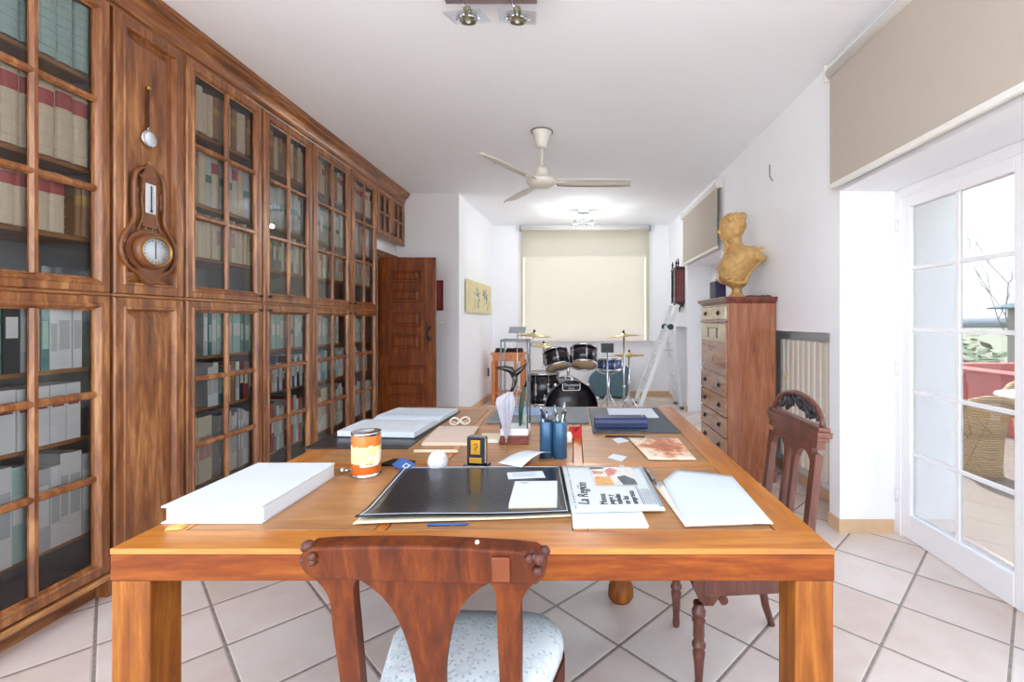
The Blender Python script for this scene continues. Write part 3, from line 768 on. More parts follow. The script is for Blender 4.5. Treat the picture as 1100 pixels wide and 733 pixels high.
# pen cup: two joined blue cylinders
pc = thing('pen_cup', 'dark blue metal double pen cup full of pens', 'pen cup', (-.088, 2.02, TT))
plain('cup_blue', '#2c5474', .28, .35, var=.06, coat=.3)
for x, y, nm in ((-.029, .006, 'barrel'), (.029, -.006, 'barrel')):
    MB().lathe([(.03, 0), (.031, .002), (.031, .153), (.03, .155), (.028, .154), (.028, .006), (0, .006)], 28, mat=Matrix.Translation((x, y, 0))).build(nm, 'cup_blue', pc)
PEN = [('white', 'paper', .175), ('blue', 'blue_card', .18), ('black', 'black_plastic', .185), ('green', 'cup_blue', .215), ('white', 'paper', .2), ('grey', 'steel', .225), ('orange', 'pine', .19), ('silver', 'chrome', .17), ('white', 'cream', .19), ('grey', 'slate', .21)]
plain('pen_green', '#6a9a90', .4)
plab = ['white pen in the pen cup, nearest its left rim', 'blue-capped pen in the left barrel of the pen cup', 'black pen in the left barrel of the pen cup', 'tall green pen, highest of those in the pen cup', 'white pen with clip in the left barrel of the pen cup',
        'tall grey pen beside the green one in the pen cup', 'orange pencil in the pen cup', 'silver pen in the right barrel of the pen cup', 'cream pen leaning at the right rim of the pen cup', 'dark grey pen in the right barrel of the pen cup']
for i, (cn, mt, L) in enumerate(PEN):
    bx, by = ((-.029, .006), (.029, -.006))[0 if i in (0, 1, 2, 4, 6) else 1]
    a0 = i * 2.4; dx, dy = math.cos(a0) * .021, math.sin(a0) * .018
    if i == 0: dx, dy = -.022, 0
    p0 = Vector((bx - dx * .4, by - dy * .4, .008)); p1 = Vector((bx + dx * 1.15, by + dy * 1.15, L + .01))
    d = (p1 - p0).normalized()
    m = MB().cyl(p0, p1, .0046, n=10).cyl(p1, p1 + d * .006, .0046, .003, 10)
    o = m.build('pen', 'pen_green' if cn == 'green' else mt, None, (-.088, 2.02, TT)); tag(o, plab[i], 'pen', 'pens in the blue pen cup')
    m = MB().cyl(p1 - d * .045, p1 - d * .0, .0056, n=10).tube([p1 - d * .002 + Vector((0, -.007, 0)), p1 - d * .04 + Vector((0, -.007, 0))], .0014, 6)
    m.build('cap', {'white': 'blue_card' if i == 0 else 'ink', 'blue': 'blue_card', 'green': 'steel'}.get(cn, 'steel'), o)

# red card box and small pot behind the pen cup
m = MB().box(-.03, .03, -.02, .02, 0, .002).box(-.03, -.028, -.02, .02, .002, .045).box(.028, .03, -.02, .02, .002, .07).box(-.028, .028, .018, .02, .002, .05)
m.prism([(-.028, 0), (.028, 0), (.028, .062), (0, .03), (-.028, .05)], .002, mat=Matrix.Translation((0, -.018, .002)) @ Matrix.Rotation(PI / 2, 4, 'X'))
ws(m, 'card_box', 'red_card', tuple(on_table(618, 470)), 'small open red cardboard box behind the pen cup', 'box', rz=.15)
m = MB().lathe([(.014, 0), (.017, .004), (.017, .035), (.012, .042), (.012, .048), (0, .049)], 20)
ws(m, 'small_pot', 'cream', tuple(on_table(611, 475)), 'small cream pot between the pen cup and the red box', 'pot')

# far pads
o = ws(MB().box(-.295, .295, -.235, .235, 0, .012, bev=.003), 'desk_pad', 'slate', (-.205, 2.9, TT), 'grey desk pad at the far edge in the middle of the desk', 'desk pad')
stack('folder', 'blue_card' if False else plain('pale_blue', '#8ca4c4', .6, var=.05), [(-.41, 2.86), (-.13, 2.86), (-.13, 3.1), (-.41, 3.1)], .004, 'pale blue folder on the grey desk pad behind the pen cup', 'folder', z=TT + .012)
o = ws(MB().box(-.232, .232, -.345, .345, 0, .008, bev=.003), 'desk_pad', 'slate_dark', (.333, 2.79, TT), 'dark slate desk pad at the far right corner of the desk', 'desk pad')
stack('sheet_of_paper', 'paper_cool', [(.219, 2.79), (.517, 2.8), (.52, 3.1), (.225, 3.1)], .002, 'white sheet on the dark slate pad behind the navy case', 'paper', z=TT + .008)
pn = MB(); out = []
for k in range(9): a0 = PI / 2 * k / 8; out.append((.03 + .03 * math.sin(a0), .022 + .032 * math.cos(a0)))
out = [(-.06, .006), (-.055, .0), (.055, .0), (.06, .006)] + [(.06, .03), (.055, .046), (.045, .054), (-.045, .054), (-.055, .046), (-.06, .03)]
pn.prism(out, .285, mat=Matrix.Translation((-.1425, 0, 0)) @ Matrix(((0, 0, 1, 0), (1, 0, 0, 0), (0, 1, 0, 0), (0, 0, 0, 1))))
pn = ws(pn, 'pencil_case', 'navy', (.26, 2.575, TT + .008), 'long navy blue case lying on the dark slate desk pad', 'case')
MB().box(-.1428, .1428, -.0615, .0615, .024, .027, bev=.001).build('seam', 'black_plastic', pn); MB().cyl((.12, .01, .054), (.12, .01, .056), .006).build('stud', 'chrome', pn)

# right half of the desk
a, b_ = on_table(646, 469.5), on_table(695, 470.5); mid = (a + b_) / 2; L = (b_ - a).length / 2
m = MB().cyl((-L + .02, 0, .004), (L - .012, 0, .004), .004, n=6)
o = ws(m, 'pencil', 'black_plastic', tuple(mid), 'black pencil lying behind the reddish print', 'pencil', rz=math.atan2(b_.y - a.y, b_.x - a.x))
MB().cyl((-L + .02, 0, .004), (-L, 0, .004), .004, .0008, 6).build('point', 'tan_paper', o); MB().cyl((L - .012, 0, .004), (L, 0, .004), .0042).build('ferrule', 'steel', o)
stack('paper_slip', 'paper', P((657, 472), (667, 470.5), (676, 474), (664, 476.5)), .002, 'small white paper slip just in front of the black pencil', 'paper')
stack('paper_slip', 'paper', P((653, 492), (659, 488), (674, 491), (668, 496)), .002, 'small white paper slip alone on the wooden panel left of the print', 'paper')
t = NT('sepia_print'); v = t.coord((1, 1, 1)); f = t.noise(v, 22, 5, .7, .6)
s_ = t.node('ShaderNodeSeparateXYZ'); t.link(v, s_.inputs[0])
rr = t.math('ADD', t.math('MULTIPLY', t.math('ABSOLUTE', t.math('SUBTRACT', s_.outputs[0], .02)), 6), t.math('MULTIPLY', t.math('ABSOLUTE', t.math('SUBTRACT', s_.outputs[1], .03)), 3.6))
k_ = t.math('SUBTRACT', t.math('ADD', f, .12), t.math('MULTIPLY', rr, .42))
t.link(t.ramp(k_, [(.24, c('#ecd6bc')), (.32, c('#e2b494')), (.42, c('#c07a58')), (.6, c('#a85c3c'))]), t.b.inputs['Base Color']); t.set(Roughness=.5); M['sepia_print'] = t.m
def sheet4(name, mats, q, label, cat, lift, z=TT, th=.0012, n=8, group=None):
    """paper with corners q = [near-left, near-right, far-right, far-left] in room XY; lift(u, v) -> height"""
    cx = sum(p[0] for p in q) / 4; cy = sum(p[1] for p in q) / 4
    g_ = []
    for i in range(n + 1):
        u_ = i / n; row = []
        for j in range(n + 1):
            w_ = j / n
            x = (q[0][0] * (1 - w_) + q[1][0] * w_) * (1 - u_) + (q[3][0] * (1 - w_) + q[2][0] * w_) * u_
            y = (q[0][1] * (1 - w_) + q[1][1] * w_) * (1 - u_) + (q[3][1] * (1 - w_) + q[2][1] * w_) * u_
            row.append((x - cx, y - cy, th + .0004 + lift(w_, u_)))
        g_.append(row)
    return ws(MB().sheet(g_, 0, th), name, mats, (cx, cy, z), label, cat, group)
sheet4('print', 'sepia_print', P((697, 495), (748, 495), (728, 471), (674, 471)), 'cream print with reddish-brown drawing on the right of the desk', 'print', lambda u, v: .004 * (1 - u) ** 2 + .003 * u * (1 - v))
# black leather writing pad
PADQ = [(-.632, 1.345), (-.006, 1.395), (-.049, 1.862), (-.675, 1.852)]
plift = lambda u, v: .016 * max(0, (.22 - v) / .22) ** 1.5 * (1 - .6 * u) + .002 * math.sin(u * 7) * max(0, .25 - v) * 4
pad = sheet4('writing_pad', 'black_leather', PADQ, 'black leather writing pad with pale stitching at the front of the desk', 'desk pad', lambda u, v: .006 + plift(u, v), th=.004, n=16)
def on_pad(u, v, dz=0):
    q = PADQ; x = (q[0][0] * (1 - u) + q[1][0] * u) * (1 - v) + (q[3][0] * (1 - u) + q[2][0] * u) * v; y = (q[0][1] * (1 - u) + q[1][1] * u) * (1 - v) + (q[3][1] * (1 - u) + q[2][1] * u) * v
    return Vector((x - pad.location.x, y - pad.location.y, .0106 + plift(u, v) + dz))
m = MB(); E = .018
for side in range(4):
    pts = []
    for k in range(33):
        s = E + (1 - 2 * E) * k / 32
        pts.append(on_pad(*((s, E * 1.3), (1 - E, s), (s, 1 - E * 1.3), (E, s))[side], .0004))
    m.tube(pts, .0011 if side != 3 else .002, 5)
m.build('stitching', 'paper', pad)
m = MB(); pts_b = [(u, .0 - .012 * (1 - u)) for u in [k / 12 for k in range(13)]]
g_ = [[on_pad(u, v_ - .0) + Vector((.0, -.012 * (1 - u), -.0085 - plift(u, v_) * .55)) for u in [k / 12 for k in range(13)]] for v_ in (0, .1, .2, .3)]
MB().sheet(g_, 0, .0015).build('lining', 'paper_cream', pad)
m = MB().cyl((-.06, 0, .004), (.05, .004, .004), .004, n=10).cyl((.05, .004, .004), (.058, .0043, .004), .002, n=8)
ws(m, 'pen', 'blue_card', (-.36, 1.338, TT), 'dark blue pen peeking out along the front edge of the writing pad', 'pen')
npd = thing('notepad', 'square white notepad on the black writing pad', 'notepad', (-.128, 1.535, TT + .0115), .03)
MB().box(-.074, .074, -.103, .103, 0, .004).build('backing_card', 'tan_paper', npd); MB().box(-.074, .074, -.103, .103, .0041, .015).build('paper_block', 'paper', npd)
MB().box(-.052, -.03, .083, .088, .0151, .0153).build('printed_mark', 'ink', npd); MB().box(-.03, -.02, .084, .087, .0151, .0153).build('printed_mark', 'ink_grey', npd)
cd = ws(MB().prism([(-.075, .03), (-.06, -.042), (.075, -.024), (.058, .05)], .0015), 'card', 'paper', (-.178, 1.742, TT + .0112), 'white printed card on the writing pad behind the notepad', 'card')
m = MB()
for k in range(4): m.box(-.05, .04 - .01 * (k % 2), .028 - .013 * k, .031 - .013 * k, .0016, .0018, mat=Matrix.Rotation(.14, 4, 'Z'))
m.build('printed_text', 'ink_grey', cd)
sheet4('curled_paper', 'paper', P((535, 501), (560, 506), (592, 494), (565, 489)), 'curled white paper sheet rising behind the writing pad near the pen cup', 'paper', lambda u, v: .012 + .03 * math.sin(v * PI * .8) * (.4 + .6 * u) if v > .02 else .0125, n=10)
# newspaper over white sheets
stack('paper_stack', ['paper_cream', 'paper'], [(.0, 1.322), (.214, 1.326), (.2, 1.62), (-.01, 1.62)], .008, 'white sheets sticking out from under the newspaper', 'paper', n=4)
npq = [(-.006, 1.402), (.28, 1.418), (.273, 1.845), (-.044, 1.845)]
nw = sheet4('newspaper', plain('newsprint', '#cfd5d4', .75, var=.015), npq, 'folded newspaper with a colour photo on its front page', 'newspaper', lambda u, v: .0105 + .003 * math.sin(u * 3 + v * 2) * .5, th=.004, n=10)
zt = .0175
def np(u, v):
    q = npq; x = (q[0][0] * (1 - u) + q[1][0] * u) * (1 - v) + (q[3][0] * (1 - u) + q[2][0] * u) * v; y = (q[0][1] * (1 - u) + q[1][1] * u) * (1 - v) + (q[3][1] * (1 - u) + q[2][1] * u) * v
    return (x - nw.location.x, y - nw.location.y, zt)
RZ = PI / 2 + .03
text_mesh('masthead', 'La Regi\u00f3n', .05, 'ink', nw, np(.17, .33), (0, 0, RZ), shear=.25)
for k, (tx, s_) in enumerate((('Menos', .034), ('pagos y', .027), ('subidas', .03), ('en las', .03), ('empresas', .03))):
    text_mesh('headline', tx, s_, 'ink', nw, np(.37 + .085 * k, .1), (0, 0, RZ), align='LEFT')
m = MB()
for k in range(7):
    p = Vector(np(.79 + .024 * k, .09)); q = Vector(np(.79 + .024 * k, .40 if k else .46))
    d = Vector((.0022, 0, 0)) if k else Vector((.004, 0, 0)); m.bm.faces.new([m.bm.verts.new(x) for x in (p, p + d, q + d, q)])
for k in range(18):
    p = Vector(np(.045, .04 + .05 * k)); q = Vector(np(.05, .04 + .05 * k + rnd.uniform(.01, .04))); d = Vector((.004, 0, 0)); m.bm.faces.new([m.bm.verts.new(x) for x in (p, p + d, q + d, q)])
for k in range(24):
    p = Vector(np(.955, .05 + .037 * k)); q = Vector(np(.955, .05 + .037 * k + .02)); d = Vector((.012, 0, 0)); m.bm.faces.new([m.bm.verts.new(x) for x in (p, p + d, q + d, q)])
m.build('printed_text', 'ink_grey', nw)
def patch(name, mat, pts, dz=0):
    m = MB(); m.bm.faces.new([m.bm.verts.new(Vector(np(*p)) + Vector((0, 0, .0003 + dz))) for p in pts]); m.build(name, mat, nw)
plain('photo_pale', '#d8d2cc', .7, var=.1, scale=40); plain('photo_orange', '#d8a468', .7, var=.25, scale=60); plain('photo_pink', '#c88878', .7, var=.25, scale=50); plain('photo_dark', '#5a6668', .7, var=.2, scale=50)
patch('photo', 'photo_pale', [(.33, .48), (.84, .48), (.84, .95), (.33, .95)])
patch('photo_figure', 'photo_orange', [(.34, .49), (.56, .49), (.54, .68), (.36, .7)], .0004)
patch('photo_figure', 'photo_dark', [(.66, .49), (.83, .49), (.82, .62), (.72, .72), (.62, .68)], .0004)
patch('photo_figure', 'photo_pink', [(.52, .68), (.6, .74), (.66, .86), (.58, .93), (.5, .84)], .0005)
patch('photo_figure', 'photo_pink', [(.34, .85), (.49, .82), (.46, .76), (.36, .76)], .0004); patch('photo_figure', 'photo_dark', [(.33, .88), (.5, .9), (.5, .94), (.33, .94)], .0004)
ws(MB().box(-.01, .01, -.006, .006, 0, .01, bev=.003), 'eraser', 'paper', tuple(on_table(668, 503)), 'tiny white eraser at the far edge of the newspaper', 'eraser')
ws(MB().box(-.006, .006, -.006, .006, 0, .008, bev=.002), 'binder_clip', 'black_plastic', tuple(on_table(664, 505) + Vector((-.018, .006, 0))), 'tiny black clip beside the white eraser', 'clip')
# marker and large white sheet
a, b_ = on_table(692, 504), on_table(707, 524); mid = (a + b_) / 2; L = (b_ - a).length / 2
m = MB().cyl((-L, 0, .007), (L * .5, 0, .007), .0055, .007).cyl((L * .5, 0, .007), (L, 0, .007), .0075, .006)
o = ws(m, 'marker_pen', 'steel', tuple(mid), 'grey marker pen between newspaper and the big white sheet', 'pen', rz=math.atan2(b_.y - a.y, b_.x - a.x))
MB().tube([(L * .5, -.001, .0148), (L * .95, -.001, .0148)], .0016, 6).build('clip', 'chrome', o)
lp = [(.321, 1.318), (.322, 1.5), (.326, 1.69), (.40, 1.812)]; g_ = []
for i in range(13):
    s = i / 12; k = min(2, int(s * 3)); f = s * 3 - k
    l = Vector(lp[k]).lerp(Vector(lp[k + 1]), f); r_ = Vector((.574, 1.335)).lerp(Vector((.598, 1.757)), s)
    g_.append([(l.x + (r_.x - l.x) * j / 10 - .45, l.y + (r_.y - l.y) * j / 10 - 1.56, .008 + .006 * math.sin(j / 10 * 3 + s) * .5 + .008 * (1 - j / 10) * max(0, .35 - s)) for j in range(11)])
sh = ws(MB().sheet(g_, 0, .0012), 'sheet_of_paper', 'paper_cool', (.45, 1.56, TT), 'large bluish-white sheet with folded corners on the right of the desk', 'paper')
sheet4('sheet_of_paper', 'cream', [(.318, 1.322), (.52, 1.345), (.55, 1.70), (.286, 1.705)], 'cream sheet lying under the large bluish-white sheet', 'paper', lambda u, v: .001 + .004 * (1 - u) * (1 - v), n=6)
# ------------------------------------------------------------------ chair in front of the desk
t = NT('seat_fabric'); v = t.coord((1, 1, 1))
vs_ = t.coord((15, 15, 15)); nn = t.noise(v, 9, 3); wv = t.noise(v, 60, 3)
vo = t.node('ShaderNodeTexVoronoi', voronoi_dimensions='2D'); vo.inputs['Scale'].default_value = 1; vo.inputs['Randomness'].default_value = .8; t.link(vs_, vo.inputs['Vector'])
dl_ = t.node('ShaderNodeVectorMath', operation='SUBTRACT'); t.link(vs_, dl_.inputs[0]); t.link(vo.outputs['Position'], dl_.inputs[1])
sp_ = t.node('ShaderNodeSeparateXYZ'); t.link(dl_.outputs[0], sp_.inputs[0])
th_ = t.math('ARCTAN2', sp_.outputs[1], sp_.outputs[0]); rad = vo.outputs['Distance']
pet = t.math('ADD', .32, t.math('MULTIPLY', t.math('COSINE', t.math('MULTIPLY', th_, 9.0)), .11))
l1 = t.math('LESS_THAN', t.math('ABSOLUTE', t.math('SUBTRACT', rad, pet)), .022)
l2 = t.math('MULTIPLY', t.math('LESS_THAN', t.math('ABSOLUTE', t.math('SINE', t.math('MULTIPLY', th_, 4.5))), .16), t.math('LESS_THAN', rad, pet))
l3 = t.math('LESS_THAN', t.math('ABSOLUTE', t.math('SUBTRACT', rad, .62)), .02)
ln = t.math('MULTIPLY', t.math('MAXIMUM', t.math('MAXIMUM', l1, l2), t.math('MULTIPLY', l3, t.math('GREATER_THAN', nn, .52))), t.math('GREATER_THAN', wv, .40))
colr = t.ramp(nn, [(.35, c('#7fa4a8')), (.5, c('#8a8ca8')), (.65, c('#6fa094'))])
mx = t.node('ShaderNodeMix', data_type='RGBA'); t.link(t.math('MULTIPLY', ln, .8), mx.inputs['Factor']); mx.inputs['A'].default_value = c('#ccd3d4'); t.link(colr, mx.inputs['B'])
t.link(mx.outputs['Result'], t.b.inputs['Base Color']); t.set(Roughness=.8); t.bump(t.noise(v, 300, 2), .15, .001); M['seat_fabric'] = t.m

ch = thing('dining_chair', 'red-brown wooden chair with vase splat and floral seat, in front of the desk', 'chair', (-.275, 1.26, 0), -.04)
def seat_outline(w0, w1, y0, y1, r, n=8):
    pts = [(-w0, y0), (w0, y0)]
    for (cx, cy, a0) in ((w1 - r, y1 - r, 0), (-w1 + r, y1 - r, 90)):
        pts += [(cx + r * math.cos(R(a0 + 90 * k / n)), cy + r * math.sin(R(a0 + 90 * k / n))) for k in range(n + 1)]
    return pts
so = seat_outline(.19, .245, -.18, .17, .11)
m = MB()
rings = []
for z, s in ((.40, .985), (.43, 1.0), (.452, .985), (.466, .94), (.476, .82), (.481, .6), (.483, .3)): rings.append([(x * s, (y - 0) * s, z) for x, y in so])
m.loft(rings).build('seat', 'seat_fabric', ch)
m = MB(); m.prism([(x * 1.015, y * 1.015) for x, y in so], .06, mat=Matrix.Translation((0, 0, .338))).build('seat_frame', 'chair_red', ch)
for s in (-1, 1):
    m = MB(); m.tube([(s * .2, .13, .338), (s * .205, .135, .2), (s * .2, .135, .0)], [.024, .019, .015], 10).build('leg', 'chair_red', ch)
    m = MB(); m.tube([(s * .185, -.175, .338), (s * .19, -.2, .17), (s * .2, -.25, .0)], [.022, .019, .016], 10).build('leg', 'chair_red', ch)
# back: lies in a raked plane through y=-.185 at seat height
rake = Matrix.Translation((-.045, -.165, .40)) @ Matrix.Rotation(R(9.5), 4, 'X')      # local x across, z up
def xz(mb, pts, y0, y1, mi=0):
    """outline in the back plane (x across, z up), extruded from y0 to y1"""
    mm = rake @ Matrix(((1, 0, 0, 0), (0, 0, -1, y1), (0, 1, 0, 0), (0, 0, 0, 1)))
    mb.prism(pts, y1 - y0, mi, mm)
def strip(mb, left, right, y0, y1):
    xz(mb, left + right[::-1], y0, y1)
def smooth_path(pts, n=6):
    out = []
    P_ = [pts[0]] + pts + [pts[-1]]
    for i in range(1, len(P_) - 2):
        p0, p1, p2, p3 = (Vector(q) for q in P_[i - 1:i + 3])
        for k in range(n):
            t_ = k / n
            q = .5 * ((2 * p1) + (-p0 + p2) * t_ + (2 * p0 - 5 * p1 + 4 * p2 - p3) * t_ ** 2 + (-p0 + 3 * p1 - 3 * p2 + p3) * t_ ** 3); out.append((q.x, q.y))
    out.append(tuple(pts[-1])); return out
ZR = .386   # underside of the top rail above the pivot
for s in (-1, 1):
    m = MB()
    o_ = smooth_path([(s * .207, -.02), (s * .209, .12), (s * .213, .25), (s * .214, .33), (s * .228, ZR - .018), (s * .244, ZR + .002)])
    i_ = smooth_path([(s * .163, -.02), (s * .161, .12), (s * .160, .25), (s * .160, .33), (s * .157, ZR - .018), (s * .148, ZR + .002)])
    strip(m, o_, i_, -.014, .014); m.build('stile', 'chair_red', ch)
m = MB()
l_ = smooth_path([(-.045, .0), (-.034, .06), (-.034, .14), (-.046, .22), (-.066, .29), (-.098, .345), (-.148, ZR + .002)]); r_ = [(-x, z) for x, z in l_]
strip(m, l_, r_, -.010, .010); m.build('splat', 'chair_red', ch)
m = MB(); rail = [(-.248, ZR + .004), (-.262, ZR + .02), (-.272, ZR + .04), (-.268, ZR + .06), (-.25, ZR + .078), (-.2, ZR + .083), (-.1, ZR + .087), (0, ZR + .089), (.1, ZR + .087), (.2, ZR + .083), (.25, ZR + .078), (.268, ZR + .062), (.272, ZR + .04), (.266, ZR + .018), (.25, ZR + .002), (.0, ZR - .0)]
xz(m, rail, -.02, .024)
o = m.build('top_rail', 'chair_red', ch); bv = o.modifiers.new('b', 'BEVEL'); bv.width = .006; bv.segments = 2; bv.limit_method = 'ANGLE'; bake_mods(o)
for p in o.data.polygons: p.use_smooth = False
plain('carving', '#4a1c0c', .4, var=.35, scale=80, bump=.4)
for s in (-1, 1):
    m = MB()
    for k in range(9):
        a_ = rnd.uniform(0, 2 * PI); m.ball(rake @ Vector((s * (.25 + .016 * math.cos(a_)), -.012 + .02 * rnd.uniform(-1, 1), ZR + .06 + .018 * math.sin(a_))), rnd.uniform(.008, .014), n=8)
    m.build('carved_scroll', 'carving', ch)
MB().ball(rake @ Vector((.12, -.0, ZR + .088)), .005, n=8).build('chip', 'cream', ch)
m = MB(); m.box(.155, .195, -.026, -.019, ZR + .012, ZR + .07, mat=rake, bev=.003); m.build('inlay_block', plain('chair_orange', '#6e3208', .5, var=.25), ch)

# ------------------------------------------------------------------ carved chair at the right of the desk, facing left
cr = thing('carved_chair', 'dark carved wooden chair with pierced crest, pushed in at the right of the desk', 'chair', (.645, 1.875, 0), PI / 2)
so = seat_outline(.18, .21, -.2, .2, .05)
m = MB(); rings = []
for z, s in ((.44, 1.0), (.46, .99), (.48, .92), (.49, .7), (.493, .3)): rings.append([(x * s, y * s, z) for x, y in so])
m.loft(rings).build('seat', plain('seat_dark', '#6a4038', .7, var=.15), cr)
MB().prism([(x * 1.02, y * 1.02) for x, y in so], .075, mat=Matrix.Translation((0, 0, .365))).build('seat_frame', 'chair_dark', cr)
LEG = [(.013, 0), (.016, .015), (.014, .05), (.019, .12), (.023, .15), (.017, .16), (.025, .17), (.025, .18), (.017, .19), (.021, .21), (.02, .255), (.025, .265), (.018, .275), (.025, .285), (.025, .30), (.019, .31), (.02, .33)]
for s in (-1, 1):
    MB().lathe(LEG, 16, mat=Matrix.Translation((s * .185, .19, 0))).build('leg', 'chair_dark', cr)
    m = MB(); m.tube([(s * .18, -.19, .365), (s * .18, -.185, .2), (s * .185, -.205, .09), (s * .19, -.235, 0)], [.021, .02, .017, .014], 10).build('leg', 'chair_dark', cr)
    blk = MB().prism([(-.05, .1), (.05, .1), (.05, .06), (.03, .02), (.01, 0), (-.02, 0), (-.05, .04)], .05, mat=Matrix.Translation((s * .185 + .025, .165, .33)) @ Matrix(((0, 0, -1, 0), (1, 0, 0, 0), (0, 1, 0, 0), (0, 0, 0, 1))))
    blk.build('corner_block', 'chair_dark', cr)
    m = MB(); m.cyl((s * .185 - .02, .105, .345), (s * .185 + .02, .105, .345), .016, n=14).cyl((s * .185 - .024, .105, .345), (s * .185 + .024, .105, .345), .007, n=10); m.build('scroll', 'chair_dark', cr)
rake = Matrix.Translation((0, -.19, .42)) @ Matrix.Rotation(R(6.5), 4, 'X')
for s in (-1, 1):
    m = MB(); strip(m, [(s * .205, -.02), (s * .2, .45)], [(s * .168, -.02), (s * .165, .45)], -.014, .014); m.build('stile', 'chair_dark', cr)
def arch(a, b, ztop, zs, n=10):
    r_ = (b - a) / 2; cx = (a + b) / 2
    return [(a, ztop), (b, ztop)] + [(cx + r_ * math.cos(PI * k / n), zs + r_ * math.sin(PI * k / n)) for k in range(n + 1)]
m = MB(); xz(m, arch(-.165, -.045, .47, .385), -.011, .011); xz(m, arch(.045, .165, .47, .385), -.011, .011); xz(m, arch(-.018, .018, .47, .41), -.011, .011)
for s in (-1, 1): strip(m, [(s * .045, .0), (s * .045, .47)], [(s * .018, .0), (s * .018, .47)], -.011, .011)
m.build('splat', 'chair_dark', cr)
m = MB(); m.box(-.2, .2, -.014, .014, .0, .04, mat=rake, bev=.003); m.build('lower_rail', 'chair_dark', cr)
m = MB()
for z0, z1, e in ((.47, .50, .0), (.50, .515, .008), (.515, .535, .014), (.535, .55, .008)): m.box(-.205 - e, .205 + e, -.016 - e, .016 + e * .6, z0, z1, mat=rake, bev=.003)
m.build('top_rail', 'chair_dark', cr)
m = MB(); m.tube([rake @ Vector((.0 + .02 * math.cos(a), -.014, .445 + .026 * math.sin(a))) for a in [2 * PI * k / 18 for k in range(19)]], .005, 6); m.build('rosette', 'chair_dark', cr)
# pierced crest: arched rim over foliage
m = MB(); m.tube([rake @ Vector((  .198 * math.cos(PI * k / 20), 0, .552 + .09 * math.sin(PI * k / 20))) for k in range(21)], .011, 8); m.build('crest_rim', 'chair_dark', cr)
m = MB(); rr_ = random.Random(3)
for k in range(120):
    a_ = PI * rr_.uniform(.06, .94); q = rr_.uniform(.45, .95); x, z = .175 * math.cos(a_) * (q if q > .5 else .6), .556 + .085 * math.sin(a_) * q
    p = rake @ Vector((x, rr_.uniform(-.006, .006), z)); b_ = rr_.uniform(0, PI)
    if k % 3: m.ball(p, .012, 1.3, .5, .7, n=8, mat=Matrix.Rotation(b_, 4, 'Y'))
    else: m.tube([p + Vector((.012 * math.cos(2 * PI * i / 10), 0, .012 * math.sin(2 * PI * i / 10))) for i in range(9)], .0035, 5)
m.build('crest_foliage', plain('crest_black', '#1c1c26', .3, var=.2, coat=.4), cr)
# ------------------------------------------------------------------ tall chest (secretary) against the right wall
cs = thing('secretary_chest', 'tall glossy reddish wooden chest of drawers with fall front against the right wall', 'chest', (1.49, 4.275, 0))
cx0, cx1, cy0, cy1 = 1.285, 1.69, 3.885, 4.665
wb(MB().box(cx0 + .006, cx1, cy0, cy1, .06, 1.5, bev=.004), 'carcass', 'chest_wood', cs)
m = MB()
for e, a, b in ((.0, 1.495, 1.505), (.012, 1.505, 1.518), (.028, 1.518, 1.535), (.036, 1.535, 1.553)): m.box(cx0 - e, cx1, cy0 - e, cy1 + e, a, b, bev=.004)
wb(m, 'cornice', 'chest_top', cs)
wb(MB().box(cx0 - .012, cx1, cy0 - .012, cy1 + .012, 0, .11, bev=.01), 'plinth', 'chest_wood', cs)
plain('knob_dark', '#2c2a2c', .35, .5)
plain('drawer_light', '#c8b898', .25, var=.08, coat=.5)
def rosette(y, z, par, r=.022):
    k = MB()
    for i in range(6): a = 2 * PI * i / 6; k.ball((cx0 - .02, y + r * .62 * math.cos(a), z + r * .62 * math.sin(a)), r * .42, .5, 1, 1, n=8)
    k.ball((cx0 - .026, y, z), r * .45, 1, 1, 1, n=8)
    wb(k, 'knob', 'knob_dark', cs, par)
def drawer(y0, y1, z0, z1, mat, knobs):
    d = wb(MB().box(cx0 - .014, cx0 + .02, y0, y1, z0, z1, bev=.005), 'drawer', mat, cs)
    for y in knobs: rosette(y, (z0 + z1) / 2, d)
ym = (cy0 + cy1) / 2
drawer(cy0 + .025, ym - .012, 1.365, 1.475, 'drawer_light', [cy0 + .2]); drawer(ym + .012, cy1 - .025, 1.365, 1.475, 'drawer_light', [cy1 - .2])
wb(MB().box(cx0 - .014, cx0 + .01, cy0, cy1, 1.335, 1.352, bev=.004), 'moulding', 'chest_top', cs)
ff = wb(MB().box(cx0 - .008, cx0 + .02, cy0 + .025, cy1 - .025, .895, 1.325, bev=.004), 'fall_front', 'chest_front', cs)
wb(MB().box(cx0 - .0095, cx0 - .007, cy0 + .03, cy1 - .03, 1.17, 1.32), 'inlay_band', 'drawer_light', cs, ff)
m = MB()
for y in (ym - .13, ym + .13): m.box(cx0 - .0105, cx0 - .009, y - .02, y + .02, 1.20, 1.275).box(cx0 - .0105, cx0 - .009, y - .035, y + .035, 1.275, 1.29)
m.box(cx0 - .0105, cx0 - .009, ym - .08, ym + .08, 1.283, 1.29); wb(m, 'inlay', 'knob_dark', cs, ff)
wb(MB().ball((cx0 - .012, ym, 1.0), .012, .4, 1, 1.4), 'keyhole_plate', 'brass', cs, ff)
for z0, z1 in ((.71, .875), (.54, .70), (.365, .53), (.19, .355)): drawer(cy0 + .025, cy1 - .025, z0, z1, 'chest_front', [cy0 + .18, cy1 - .18])

